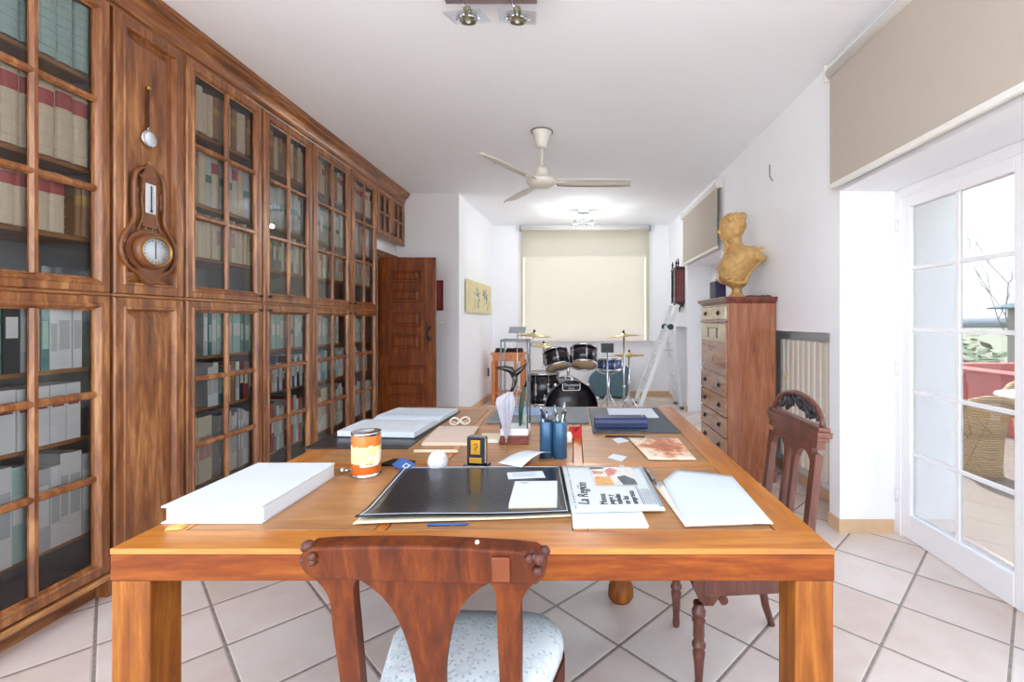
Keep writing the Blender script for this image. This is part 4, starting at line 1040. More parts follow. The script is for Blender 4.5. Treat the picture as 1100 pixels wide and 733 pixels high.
# bust, one continuous carved body, in profile facing the desk
plain('terracotta', '#c0985e', .6, var=.2, scale=30, bump=.6)
m = MB(); K = .001246
def bp(x, y, d=0): return Vector(((x - 255) * K, d * K, (690 - y) * K))
def bb(x, y, r, sx=1, sy=1, sz=1, d=0, ang=0): m.ball(bp(x, y, d), r * K, sx, sy, sz, n=14, mat=Matrix.Rotation(R(ang), 4, 'Y'))
def sil(rows):
    m.loft([[bp((l + r_) / 2 + (r_ - l) / 2 * math.cos(2 * PI * k / 28), y, d * math.sin(2 * PI * k / 28)) for k in range(28)] for y, l, r_, d in rows])
# head and hair mass, then neck, shoulders and the cut chest, by their outline in profile
sil([(88, 205, 245, 20), (96, 172, 275, 48), (112, 150, 292, 62), (135, 138, 306, 72), (165, 132, 314, 76), (195, 134, 314, 74), (225, 140, 304, 66), (245, 140, 290, 58), (262, 146, 278, 46), (274, 156, 268, 34), (280, 172, 262, 24)])
m.tube([bp(141, 178), bp(131, 204), bp(121, 221)], [.007, .010, .013], 8); bb(127, 224, 10, 1, 1.1, .8); bb(138, 241, 11, .9, 1.6, .5); bb(141, 251, 10, .9, 1.5, .55); bb(153, 266, 13, 1, 1.2, .8)
for s in (-1, 1):
    bb(146, 192, 11, .6, 1, .5, s * 24); bb(142, 178, 13, .6, 1.4, .35, s * 24); bb(170, 222, 20, .8, .5, 1, s * 42); bb(222, 214, 14, .7, .4, 1.4, s * 66)
sil([(240, 196, 290, 46), (270, 196, 288, 46), (300, 196, 292, 50), (322, 192, 322, 70), (342, 186, 372, 108), (362, 178, 400, 148), (392, 160, 442, 168), (420, 142, 424, 160), (450, 127, 398, 140), (480, 122, 376, 124), (510, 128, 350, 110), (540, 128, 326, 98), (566, 146, 312, 82), (590, 176, 304, 64), (608, 196, 300, 52)])
rb = random.Random(5)
for k in range(130):     # waved hair as lumps over the skull
    a, b_ = rb.uniform(R(-20), R(200)), rb.uniform(-1, 1); q = math.sqrt(1 - b_ * b_ * .75)
    x, y, d = 224 + 84 * math.cos(a) * q, 168 - 74 * math.sin(a) * q, 70 * b_
    if x < 182 and y > 118: continue
    bb(x, y, rb.uniform(9, 15), 1.5, 1, .8, d, rb.uniform(0, 180))
bb(295, 103, 30, 1.05, 1, 1); bb(310, 96, 15); bb(282, 92, 14); bb(180, 118, 14, 1.2, 3.2, 1); bb(160, 140, 12, .8, 4, 1)
for k in range(6): bb(236 + 9 * math.sin(k), 240 - k * 16, 13, 1, 1, 1, 62); bb(236 + 9 * math.sin(k), 240 - k * 16, 13, 1, 1, 1, -62)
# ringlets on the chest
for k in range(10): bb(164 + k * 2.4 + 12 * math.sin(k * .9), 292 + k * 11, 15 - k * .6, 1, 1, .9, -20 + 3 * k); bb(184 + 10 * math.sin(k * 1.3), 300 + k * 10, 13, 1, 1, 1, 16)
# drapery folds, rose trim and the chest
for q in (((428, 398), (395, 440), (345, 490), (312, 545), (298, 598)), ((392, 385), (345, 445), (285, 500), (235, 545)), ((365, 352), (330, 345), (296, 332), (262, 326)), ((132, 545), (170, 572), (230, 590), (296, 585)), ((150, 560), (200, 530), (232, 505))):
    for s in (-1, 1): m.tube([bp(x, y, s * 92 * (1 - .12 * i)) for i, (x, y) in enumerate(q)], .012, 8)
for s in (-1, 1): bb(172, 462, 44, 1, 1, 1, s * 62); bb(330, 392, 50, 1.6, 1, .7, s * 112, 30)
for k in range(12): bb(296 + k * 9, 338 + 3 * math.sin(k) + k * 1.6, 11, 1, 1, 1, -86 - 3 * k); bb(296 + k * 9, 338 + k * 1.6, 11, 1, 1, 1, 86 + 3 * k); bb(205 + 6 * math.cos(k * 2), 505 + 5 * k, 11, 1, 1, 1, -104 + k * 2)
# socle
m.lathe([(.072, 0), (.074, .012), (.066, .024), (.05, .04), (.04, .06), (.042, .085), (.056, .098), (.074, .108), (.076, .118), (.06, .125), (.05, .16)], 28)
bu = m.build('bust', 'terracotta', None, (1.455, 4.15, 1.553)); rm = bu.modifiers.new('r', 'REMESH'); rm.mode = 'VOXEL'; rm.voxel_size = .0052
smo = bu.modifiers.new('s', 'SMOOTH'); smo.iterations = 3; smo.factor = .5
bake_mods(bu); tag(bu, 'ochre terracotta bust of a woman in profile with hair bun, on the tall chest', 'bust')
ws(MB().box(-.05, .05, -.09, .09, 0, .17, bev=.004), 'box', plain('dark_indigo', '#2a2450', .5, var=.1), (1.37, 4.42, 1.553), 'dark indigo box standing behind the bust on the tall chest', 'box')
m = MB()
for k in range(14): m.ball((rnd.uniform(-.08, .08), rnd.uniform(-.05, .05), .008), rnd.uniform(.014, .026), 1.5, 1, .5, n=8)
cl = m.build('crumpled_cloth', plain('dark_cloth', '#2c343a', .8, var=.3), None, (1.585, 3.99, 1.553)); rm = cl.modifiers.new('r', 'REMESH'); rm.mode = 'VOXEL'; rm.voxel_size = .006; bake_mods(cl)
tag(cl, 'dark crumpled cloth on the top right corner of the tall chest', 'cloth')

# radiator in the niche
rd = thing('radiator', 'cream column radiator in the wall niche behind the carved chair', 'radiator', (1.82, 3.6, .16))
plain('radiator_paint', '#dcd6ca', .45, var=.02)
m = MB()
for k in range(10):
    y = -.42 + .0835 * k
    m.box(-.045, .03, y, y + .074, .05, 1.04, bev=.016, seg=3)
m.build('sections', 'radiator_paint', rd)
for z in (.1, .98): MB().cyl((-.005, -.41, z), (-.005, .42, z), .024).build('header_pipe', 'radiator_paint', rd)
MB().cyl((-.005, -.42, .1), (-.005, -.46, .1), .014).cyl((-.005, -.46, .11), (-.005, -.46, -.16), .009).ball((-.005, -.46, .1), .02).build('valve', 'white_paint', rd)
for y in (-.28, .28): MB().box(.03, .078, y - .02, y + .02, .9, .94).build('bracket', 'steel', rd)
ws(MB().box(-.004, .0, -.03, .03, 0, .09, bev=.001), 'paper_tag', 'paper_cream', (1.768, 4.03 - .14, .84), 'small cream tag stuck on the radiator beside the tall chest', 'tag').rotation_euler = (R(24), 0, 0)

# ------------------------------------------------------------------ ceiling: fan, spot fixtures, small sensor
fn = thing('ceiling_fan', 'cream three-bladed ceiling fan hanging from a rod', 'fan', (-.283, 4.17, CEIL))
plain('fan_paint', '#e4e0d6', .4, var=.02)
MB().lathe([(.035, -.15), (.045, -.145), (.055, -.11), (.075, -.04), (.09, -.012), (.09, -.008)], 28).build('canopy', 'fan_paint', fn)
MB().lathe([(.082, -.010), (.1, -.008), (.1, 0)], 28).build('mounting_ring', 'slate', fn)
MB().cyl((0, 0, -.35), (0, 0, -.14), .011).build('rod', 'fan_paint', fn)
MB().lathe([(.0, -.505), (.04, -.503), (.10, -.492), (.135, -.47), (.138, -.45), (.12, -.43), (.075, -.415), (.062, -.40), (.055, -.35), (.04, -.325), (.02, -.32)], 32).build('motor_housing', 'fan_paint', fn)
MB().tube([(.075 * math.cos(a), .075 * math.sin(a), -.487) for a in [2 * PI * k / 24 for k in range(25)]], .006, 6).build('cap_ring', 'steel', fn)
for a in (0, 120, 240):
    m = MB(); n = 9; rows_ = []
    for k in range(n):
        r_ = .13 + (.80 - .13) * k / (n - 1); wd = .058 + .012 * math.sin(k / (n - 1) * PI) - (.02 if k == n - 1 else 0) - (.018 if k == 0 else 0)
        rows_.append([(r_, -wd, -.455 + .012), (r_, -wd * .3, -.450 + .008), (r_, wd * .4, -.456 - .004), (r_, wd, -.462 - .012)])
    m.sheet(rows_, 0, .004)
    m.build('blade', 'fan_paint', fn, rot=(0, 0, R(a + 1)))
    MB().box(.07, .22, -.018, .018, -.462, -.45, bev=.003).build('blade_arm', 'fan_paint', fn, rot=(0, 0, R(a + 1)))
plain('lamp_glass_white', '#eef0f2', .15, coat=.3)
glassy('lamp_glass', '#f4f6f8', .6)
def spot_head(root, p, tilt, yaw, s=1.0):
    """square glass plate with a chrome ring and a small halogen reflector, hung on an arm"""
    p = Vector(p); ro = Matrix.Translation(p) @ Matrix.Rotation(yaw, 4, 'Z') @ Matrix.Rotation(tilt, 4, 'X') @ Matrix.Diagonal((s, s, s, 1))
    pl = MB(); pl.box(-.095, .095, -.095, .095, -.002, .002, mat=ro); pl.build('glass_plate', 'lamp_glass', root)
    m = MB()
    for a0, a1 in ((20, 75), (110, 165), (200, 255), (290, 345)):
        m.tube([ro @ Vector((.05 * math.cos(R(a)), .05 * math.sin(R(a)), -.006)) for a in [a0 + (a1 - a0) * k / 6 for k in range(7)]], .006 * s, 6)
    for a in (0, 90, 180, 270): m.cyl(ro @ Vector((.04 * math.cos(R(a)), .04 * math.sin(R(a)), -.006)), ro @ Vector((.064 * math.cos(R(a)), .064 * math.sin(R(a)), -.006)), .004 * s, n=6)
    m.build('chrome_ring', 'chrome', root)
    MB().lathe([(.012, .05), (.02, .04), (.024, .01), (.034, -.02), (.037, -.026), (.03, -.018), (.012, .0), (.0, .002)], 18, mat=ro).build('lamp_holder', plain('dull_brass', '#8a8468', .35, .6) if 'dull_brass' not in M else 'dull_brass', root)
    MB().ball(ro @ Vector((0, 0, -.014)), .014 * s, n=10).build('bulb', 'lamp_glass_white', root)
sf = thing('ceiling_spotlight', 'metal ceiling spotlight bar with square glass plates, nearest the camera', 'ceiling light', (-.42, 2.36, CEIL))
MB().box(-.235, .235, -.03, .03, -.075, -.03, bev=.006).build('bar', plain('satin_metal', '#b0a0a4', .3, .8), sf); MB().box(-.06, .06, -.05, .05, -.03, 0, bev=.004).build('ceiling_plate', 'steel', sf)
for x in (-.115, .135):
    MB().tube([(x - .03, .0, -.07), (x - .02, .0, -.1), (x, .0, -.118)], .009, 8).build('arm', 'chrome', sf)
    spot_head(sf, (x, .0, -.16), R(16), R(-8) if x < 0 else R(6))
sf = thing('ceiling_spotlight', 'small far ceiling spotlight with two glass plates in front of the wide blind', 'ceiling light', (.15, 7.05, CEIL))
MB().box(-.085, .085, -.05, .05, -.07, 0, bev=.006).build('ceiling_plate', 'steel', sf)
MB().cyl((0, 0, -.07), (0, 0, -.22), .009).tube([(-.12, 0, -.2), (-.06, 0, -.225), (0, 0, -.23), (.06, 0, -.225), (.12, 0, -.2)], .009).build('arm', 'chrome', sf)
for s in (-1, 1): spot_head(sf, (s * .13, -.0, -.21), R(20), R(-12 * s), .9)
m = MB().lathe([(.0, -.022), (.03, -.02), (.036, -.008), (.036, 0)], 20); ws(m, 'smoke_detector', 'white_paint', (-.83, 5.0, CEIL), 'small white round detector on the ceiling left of the fan', 'detector')
m = MB().tube([(0, 0, .0), (0, 0, -.1), (0, -.06, -.16)], .004, 6); ws(m, 'loose_cable', 'slate', (XW - .006, 4.02, 2.7), 'thin grey cable end sticking out of the wall above the tall chest', 'cable')  # loose cable end leaving the wall, bent at its tip

# ------------------------------------------------------------------ wall clock by the far corner
wc = thing('wall_clock', 'dark carved wooden wall clock with finials, beyond the second doorway', 'clock', (XW, 7.24, 1.58))
plain('clock_wood', '#3a1e22', .35, var=.25, coat=.2); plain('clock_red', '#7a3a40', .3, var=.15, coat=.3)
hw = .15
MB().box(-.02, -.001, -hw, hw, .04, .58, bev=.003).build('back_board', 'clock_wood', wc)
for y in (-hw + .01, hw - .01): MB().box(-.13, -.02, y - .008, y + .008, .07, .55).build('side_panel', 'clock_red', wc)
m = MB().box(-.155, -.001, -hw - .015, hw + .015, .55, .575, bev=.004).box(-.145, -.001, -hw - .005, hw + .005, .575, .6, bev=.004); m.build('cornice', 'clock_wood', wc)
m = MB().box(-.15, -.001, -hw - .01, hw + .01, .045, .07, bev=.004).box(-.12, -.001, -hw + .03, hw - .03, .015, .045, bev=.006).box(-.09, -.001, -hw + .07, hw - .07, -.012, .015, bev=.006); m.build('base', 'clock_wood', wc)
TP = [(.008, 0), (.012, .02), (.008, .04), (.013, .07), (.011, .24), (.011, .3), (.013, .42), (.008, .45), (.012, .465), (.008, .48)]
for y in (-hw + .012, hw - .012): MB().lathe(TP, 12, mat=Matrix.Translation((-.138, y, .07))).build('pillar', 'clock_wood', wc)
FI = [(.012, 0), (.018, .01), (.009, .03), (.016, .055), (.019, .07), (.008, .09), (.012, .105), (.002, .135)]
for x, y, s in ((-.13, -hw + .02, .8), (-.13, hw - .02, .8), (-.07, 0, 1.15)): MB().lathe([(r_, z * s) for r_, z in FI], 12, mat=Matrix.Translation((x, y, .6))).build('finial', 'clock_wood', wc)
MB().lathe([(.002, -.1), (.012, -.075), (.006, -.06), (.02, -.03), (.024, -.012)], 12, mat=Matrix.Translation((-.05, 0, 0))).build('pendant', 'clock_wood', wc)
MB().cyl((-.11, 0, .44), (-.12, 0, .44), .09, n=28).build('dial', 'cream', wc)
pdm = MB().cyl((-.08, 0, .40), (-.08, 0, .2), .004).cyl((-.085, 0, .18), (-.075, 0, .18), .04, n=20); pdm.build('pendulum', 'brass', wc)
m = MB().box(-.132, -.128, -hw + .02, hw - .02, .07, .55); m.build('glass_pane', 'glass', wc)

# ------------------------------------------------------------------ aluminium ladder
ld = thing('folding_ladder', 'silver aluminium folding ladder standing open near the far right corner', 'ladder', (1.34, 7.33, 0))
def LP(p): return Vector(p) - ld.location
yN, yF = 7.08, 7.58
hx, hz = 1.465, 1.26; fx = 1.0; rx = 1.655
for y in (yN, yF):
    m = MB(); d = Vector((hx - fx, 0, hz)); top = Vector((fx, y, 0)) + d * 1.27
    def rail(p, q, w, th):
        p, q = LP(p), LP(q); dd = (q - p); mm = Matrix.Translation(p) @ dd.to_track_quat('Z', 'Y').to_matrix().to_4x4()
        m.box(-w / 2, w / 2, -th / 2, th / 2, 0, dd.length, mat=mm, bev=.004)
    rail((fx, y, .02), top, .03, .062); m.build('front_rail', 'aluminium', ld)
    m = MB(); off = -.045 if y == yF else .045
    rail((rx, y + off * .6, .02), (hx + .03, y + off * .6, hz + .02), .028, .055); m.build('rear_rail', 'aluminium', ld)
    MB().cyl(LP((hx + .01, y - .03, hz)), LP((hx + .01, y + .06 * (1 if y == yN else -.2) , hz)), .045, n=18).build('hinge', plain('ladder_green', '#3c5450', .4, .3), ld)
    for x, nm in ((fx, 'foot'), (rx, 'foot')):
        yy = y + (off * .6 if x == rx else 0)
        MB().box(-.03, .03, -.04, .04, 0, .045, bev=.006, mat=Matrix.Translation(LP((x, yy, 0)))).build(nm, 'black_plastic' if x == fx else 'slate', ld)
d = Vector((hx - fx, 0, hz))
for k in range(1, 8):
    t_ = k * .155 + .03; p = Vector((fx, yN, 0)) + d * t_
    MB().cyl(LP((p.x, yN, p.z)), LP((p.x, yF, p.z)), .016, n=8).build('rung', 'aluminium', ld)
d2 = Vector((hx + .03 - rx, 0, hz))
for k in range(1, 5):
    p = Vector((rx, 0, 0)) + d2 * (k * .2)
    MB().cyl(LP((p.x, yN + .03, p.z)), LP((p.x, yF - .03, p.z)), .014, n=8).build('rung', 'aluminium', ld)
p = Vector((fx, 0, 0)) + d * .72; q = Vector((rx, 0, 0)) + d2 * .72
for y in (yN + .02,): MB().cyl(LP((p.x, y, p.z)), LP((q.x, y, q.z)), .006, n=6).build('spreader', 'steel', ld)
# ------------------------------------------------------------------ drum kit
plain('drum_black', '#10101a', .25, coat=.5, var=.1); plain('drum_head', '#cdb088', .4, var=.06); plain('drum_head_white', '#e6e6e2', .5); plain('badge_white', '#e8e8ee', .5); plain('teal_grey', '#50707c', .6, var=.06); plain('bass_head', '#140e16', .3, var=.1, coat=.3)
def drum(root, par, r, h, M_, shell='drum_black', top='drum_head_white', bottom='drum_head', lugs=6, hoop='chrome', thin=.012):
    """cylinder drum along local +Z from 0 to h under matrix M_"""
    rt = par or root
    sh = MB().lathe([(r, .004), (r, h - .004)], 36, mat=M_); sh = sh.build('shell', shell, rt)
    for z, nm in ((0, 'hoop'), (h, 'hoop')):
        MB().lathe([(r + .003, z - thin), (r + .012, z - thin), (r + .012, z + thin), (r + .003, z + thin), (r - .006, z + thin * .7), (r - .006, z - thin * .7), (r + .003, z - thin)], 36, mat=M_, caps=False).build(nm, hoop, rt if par is None else par)
    MB().lathe([(0, h + .001), (r - .004, h + .001), (r - .004, h + .004), (0, h + .004)], 36, mat=M_).build('drum_skin', top, rt)
    MB().lathe([(0, -.004), (r - .004, -.004), (r - .004, -.001), (0, -.001)], 36, mat=M_).build('drum_skin', bottom, rt)
    for k in range(lugs):
        a = 2 * PI * (k + .5) / lugs; m = MB(); x, y = (r + .012) * math.cos(a), (r + .012) * math.sin(a)
        m.box(-.012, .012, -.014, .014, h * .3, h * .7, bev=.005, mat=M_ @ Matrix.Translation((x, y, 0)) @ Matrix.Rotation(a, 4, 'Z'))
        m.cyl(M_ @ Vector((x * 1.01, y * 1.01, -.0)), M_ @ Vector((x * 1.01, y * 1.01, h)), .004, n=6)
        m.build('lug', 'chrome', rt)
    return sh
bd = thing('bass_drum', 'black bass drum with two tilted toms mounted on top, at the far end', 'drum', (-.06, 5.62, 0), R(10))
B = Matrix.Translation((0, -.20, .345)) @ Matrix.Rotation(-PI / 2, 4, 'X')     # axis along +Y, front face at -Y
drum(bd, None, .302, .40, B, shell='steel', top='drum_head_white', bottom='bass_head', lugs=8, hoop='drum_black', thin=.02)
bg_ = MB()
def rrect(w, h, r, n=6):
    o = []
    for cx, cy, a0 in ((w - r, h - r, 0), (-w + r, h - r, 90), (-w + r, -h + r, 180), (w - r, -h + r, 270)):
        o += [(cx + r * math.cos(R(a0 + 90 * k / n)), cy + r * math.sin(R(a0 + 90 * k / n))) for k in range(n + 1)]
    return o
FM = Matrix.Rotation(PI / 2, 4, 'X')
bdg = thing('badge', None, None); bpy.data.objects.remove(bdg)
bdge = MB().prism(rrect(.107, .055, .022), .002, mat=Matrix.Translation((0, -.2055, .593)) @ FM).build('badge', 'badge_white', bd)
MB().prism(rrect(.096, .045, .015), .002, mat=Matrix.Translation((0, -.2063, .593)) @ FM).build('badge_field', 'black_plastic', bdge)
text_mesh('lettering', 'Thomann', .046, 'badge_white', bdge, (0, -.2085, .604), (PI / 2, 0, 0)); text_mesh('lettering', 'drums', .028, 'badge_white', bdge, (0, -.2085, .568), (PI / 2, 0, 0))
for k in range(10):
    a = 2 * PI * k / 10 + .3
    MB().box(-.016, .016, -.03, .02, -.012, .02, bev=.004, mat=Matrix.Translation((.325 * math.cos(a), -.2, .345 + .325 * math.sin(a))) @ Matrix.Rotation(-a + PI / 2, 4, 'Y')).build('claw', 'chrome', bd)
for s in (-1, 1): MB().tube([(s * .28, -.1, .18), (s * .325, -.15, .1), (s * .35, -.22, .0)], .011).build('spur_leg', 'chrome', bd)
m = MB().cyl((0, .02, .64), (0, .02, .86), .017).box(-.05, .05, -.03, .07, .635, .69, bev=.01); m.tube([(-.0, .02, .82), (-.08, .0, .84), (-.13, .0, .86)], .012).tube([(.0, .02, .84), (.09, .0, .85), (.15, .0, .87)], .012); m.build('tom_holder', 'chrome', bd)
for i, (x, zz, r_, h_, yw) in enumerate(((-.135, .80, .145, .20, -8), (.175, .82, .16, .21, 6))):
    tm = bpy.data.objects.new('tom_drum', None); COL.objects.link(tm); tm.parent = bd
    drum(bd, tm, r_, h_, Matrix.Translation((x, -.05, zz)) @ Matrix.Rotation(R(yw), 4, 'Y') @ Matrix.Rotation(R(-26), 4, 'X'), shell='drum_black', bottom='drum_head', lugs=6)
ft = thing('floor_tom', 'black floor tom drum on chrome legs, left of the bass drum', 'drum', (-.37, 5.68, 0))
drum(ft, None, .19, .36, Matrix.Translation((0, 0, .36)), lugs=8)
for k in range(3):
    a = R(100 + 120 * k); MB().tube([(.205 * math.cos(a), .205 * math.sin(a), .62), (.205 * math.cos(a), .205 * math.sin(a), .2), (.24 * math.cos(a), .24 * math.sin(a), .0)], .009).build('leg', 'chrome', ft)
sn = thing('snare_drum', 'chrome and blue snare drum on a stand, right of the tom drums', 'drum', (.46, 6.12, 0))
drum(sn, None, .17, .14, Matrix.Translation((0, 0, .72)), shell=plain('drum_blue', '#3a5c9c', .25, coat=.5), lugs=8, bottom='drum_head_white')
m = MB().cyl((0, 0, .3), (0, 0, .66), .014)
for k in range(3):
    a = R(90 + 120 * k); m.tube([(0, 0, .64), (.12 * math.cos(a), .12 * math.sin(a), .68), (.172 * math.cos(a), .172 * math.sin(a), .70), (.172 * math.cos(a), .172 * math.sin(a), .74)], .007, 6)
m.build('basket', 'chrome', sn)
for k in range(3): a = R(30 + 120 * k); MB().tube([(0, 0, .42), (.12 * math.cos(a), .12 * math.sin(a), .2), (.26 * math.cos(a), .26 * math.sin(a), .01)], .009, 6).build('leg', 'chrome', sn)
def cymbal_stand(x, y, z, r_, tilt, label, yaw=0, name='cymbal_stand', hats=False, boom=None):
    cy = thing(name, label, 'cymbal', (x, y, 0))
    hx_, hy_ = boom or (0, 0)
    m = MB().cyl((hx_, hy_, .25), (hx_, hy_, z - .02), .0105)
    if boom: m = MB().cyl((hx_, hy_, .25), (hx_, hy_, z - .2), .0105).tube([(hx_ * 1.15, hy_ * 1.15, z - .25), (0, 0, z - .01)], .008)
    m.cyl((hx_, hy_, .55), (hx_, hy_, .6), .017).cyl((0, 0, z - .02), (0, 0, z + .07), .005); m.build('pole', 'chrome', cy)
    for k in range(3): a = R(90 + 120 * k + yaw); MB().tube([(hx_, hy_, .42), (hx_ + .14 * math.cos(a), hy_ + .14 * math.sin(a), .22), (hx_ + .32 * math.cos(a), hy_ + .32 * math.sin(a), .012)], .009, 6).build('leg', 'chrome', cy)
    ro = Matrix.Translation((0, 0, z)) @ Matrix.Rotation(R(tilt), 4, 'Y') @ Matrix.Rotation(R(tilt * .4), 4, 'X')
    pf = [(.008, .03), (.02, .029), (.035, .02), (.045, .012), (.1, .006), (r_, -.012), (r_, -.0145), (.1, .0035), (.04, .009), (.008, .027)]
    MB().lathe(pf, 40, mat=ro).build('cymbal', 'cymbal', cy)
    if hats: MB().lathe([(rr, -zz - .012) for rr, zz in pf], 40, mat=ro).build('cymbal', 'cymbal', cy)
    MB().lathe([(.012, .03), (.016, .035), (.012, .05), (.006, .06)], 12, mat=ro).build('wing_nut', 'black_plastic', cy)
    return cy
cymbal_stand(-.475, 5.62, 1.185, .21, 4, 'thin gold cymbal high on a boom stand, left of the drum kit', 20, boom=(-.08, .1))
cymbal_stand(-.39, 6.05, 1.03, .19, 3, 'gold cymbal behind the floor tom, lower of the two left cymbals', 50)
cymbal_stand(.59, 5.45, 1.18, .21, -5, 'gold cymbal on a tall chrome stand at the right of the drum kit', 10)
cymbal_stand(.70, 5.85, .93, .19, 0, 'low pair of gold hi-hat cymbals beside the ladder', 40, 'hi_hat', True)
ms = thing('music_stand', 'small black music stand behind the snare drum', 'music stand', (.40, 5.50, 0))
MB().box(-.075, .075, -.012, -.004, -.055, .055, bev=.003).build('tray', 'black_plastic', ms, loc=(0, 0, 1.03), rot=(R(-12), 0, 0))
MB().cyl((0, 0, .2), (0, 0, 1.03), .008).ball((0, 0, .8), .014).build('pole', 'chrome', ms)
for k in range(3): a = R(90 + 120 * k); MB().tube([(0, 0, .3), (.22 * math.cos(a), .22 * math.sin(a), .01)], .007, 6).build('leg', 'chrome', ms)
# padded grey-blue bag leaning against the far wall
pts = []
for k in range(24): a = R(110 + 250 * k / 23); pts.append((-.08 + .27 * math.cos(a), .27 + .27 * math.sin(a)))
for k in range(16): a = R(-30 + 190 * k / 15); pts.append((.20 + .16 * math.cos(a), .40 + .17 * math.sin(a)))
pts = [(x, max(.0, z)) for x, z in [(-.08 + .28 * math.cos(R(a)), .25 + .25 * math.sin(R(a))) for a in range(95, 262, 12)] + [(.25, 0), (.33, .06), (.37, .2), (.38, .34)] + [(.22 + .16 * math.cos(R(a)), .42 + .15 * math.sin(R(a))) for a in range(0, 150, 12)]]
m = MB(); m.prism(pts, .16, mat=Matrix.Rotation(R(80), 4, 'X'))
bg2 = m.build('padded_bag', 'teal_grey', None, (.62, YB - .085, .0)); bv = bg2.modifiers.new('b', 'BEVEL'); bv.width = .035; bv.segments = 3; bake_mods(bg2)
tag(bg2, 'grey-blue rounded padded drum bag leaning against the far wall', 'bag')
ws(MB().box(-.06, .06, -.03, .03, 0, .012, bev=.004).tube([(.05, 0, .008), (.12, -.05, .006), (.2, .02, .006), (.26, -.03, .006)], .006, 6), 'power_strip', 'white_paint', (1.35, 7.95, 0), 'white cable and power strip on the floor beyond the ladder', 'power strip')
ws(MB().box(-.05, .05, -.006, 0, -.05, .05, bev=.004), 'wall_socket', 'white_paint', (1.42, YB, .95), 'small white wall socket on the far wall behind the ladder', 'socket')

# ------------------------------------------------------------------ left far corner: console, music stand, cables, painting
cn = thing('console_table', 'orange pine wooden console table in the far left corner', 'table', (-1.06, 7.68, 0))
MB().box(-.27, .27, -.2, .2, .80, .84, bev=.005).build('top', 'pine', cn); MB().box(-.25, .25, -.18, .18, .70, .799, bev=.003).build('apron', 'pine', cn)
for x in (-.235, .235):
    for y in (-.17, .17): MB().box(x - .028, x + .028, y - .028, y + .028, 0, .70, bev=.004).build('leg', 'pine', cn)
MB().box(-.24, .24, -.17, .17, .16, .19, bev=.003).build('shelf', 'pine', cn)
for dx in (-.12, .12): MB().box(dx - .02, dx + .02, -.165, -.155, .19, .70).build('slat', 'pine', cn)
for i, (x, y, r_) in enumerate(((-1.2, 7.6, .075), (-1.02, 7.62, .085), (-.9, 7.66, .07))):
    m = MB()
    for k in range(3): m.tube([(r_ * (1 - .1 * k) * math.cos(a), r_ * .8 * math.sin(a), .014 + .02 * k + .008 * math.sin(3 * a)) for a in [2 * PI * j / 22 for j in range(23)]], .011, 6)
    o = m.build('coiled_cable', 'black_plastic', None, (x, y, .84)); tag(o, ['black coiled cable at the left end of the pine console', 'largest black coiled cable in the middle of the pine console', 'black coiled cable at the right end of the pine console'][i], 'cable', 'coiled cables on the pine console')
st = thing('music_stand', 'thin chrome music stand with grey tray, in front of the pine console', 'music stand', (-.88, 7.3, 0))
MB().box(-.13, .13, -.09, .09, -.004, .004, bev=.002).build('tray', 'steel', st, loc=(0, 0, 1.21), rot=(R(30), 0, 0))
MB().cyl((0, 0, .2), (0, 0, 1.2), .008).build('pole', 'chrome', st)
for k in range(3): a = R(30 + 120 * k); MB().tube([(0, 0, .35), (.22 * math.cos(a), .22 * math.sin(a), .01)], .007, 6).build('leg', 'chrome', st)
ws(MB().box(-.02, .0, -.03, .03, -.07, .07, bev=.006), 'wall_intercom', 'black_plastic', (-1.425, 7.75, .5), 'small black box on the far left wall beside the pine console', 'device', rz=R(180 - 2.5))
ang = math.atan2(-1.43 + 1.525, YB - YG)
pt = thing('painting', 'wide pale yellow canvas with blue-grey sketch on the far left wall', 'painting', (-1.51 + .012, 6.47, 1.47), -ang)
L = 1.5
MB().box(0, .022, 0, L, 0, .47, bev=.002).build('canvas', plain('canvas_yellow', '#e0d4a8', .8, var=.05, scale=6), pt)
m = MB(); rp_ = random.Random(11)
for fx_ in (.55, 1.05):
    for k in range(7):
        a0 = rp_.uniform(.2, 1.4) * (1 if k % 2 else -1); y, z = fx_ + rp_.uniform(-.16, .16), rp_.uniform(.06, .25)
        m.tube([(.0225, y, z), (.0225, y + .05 * a0, z + .06), (.0225, y + .1 * a0, z + .13)], rp_.uniform(.004, .011), 5, flat=.3)
    m.tube([(.0225, fx_ + .04 * math.cos(a), .34 + .04 * math.sin(a)) for a in [2 * PI * j / 12 for j in range(13)]], .005, 5)
    m.tube([(.0225, fx_ - .2, .3), (.0225, fx_, .26), (.0225, fx_ + .2, .31)], .006, 5)
m.build('sketch', plain('sketch_blue', '#8a98ac', .8), pt)

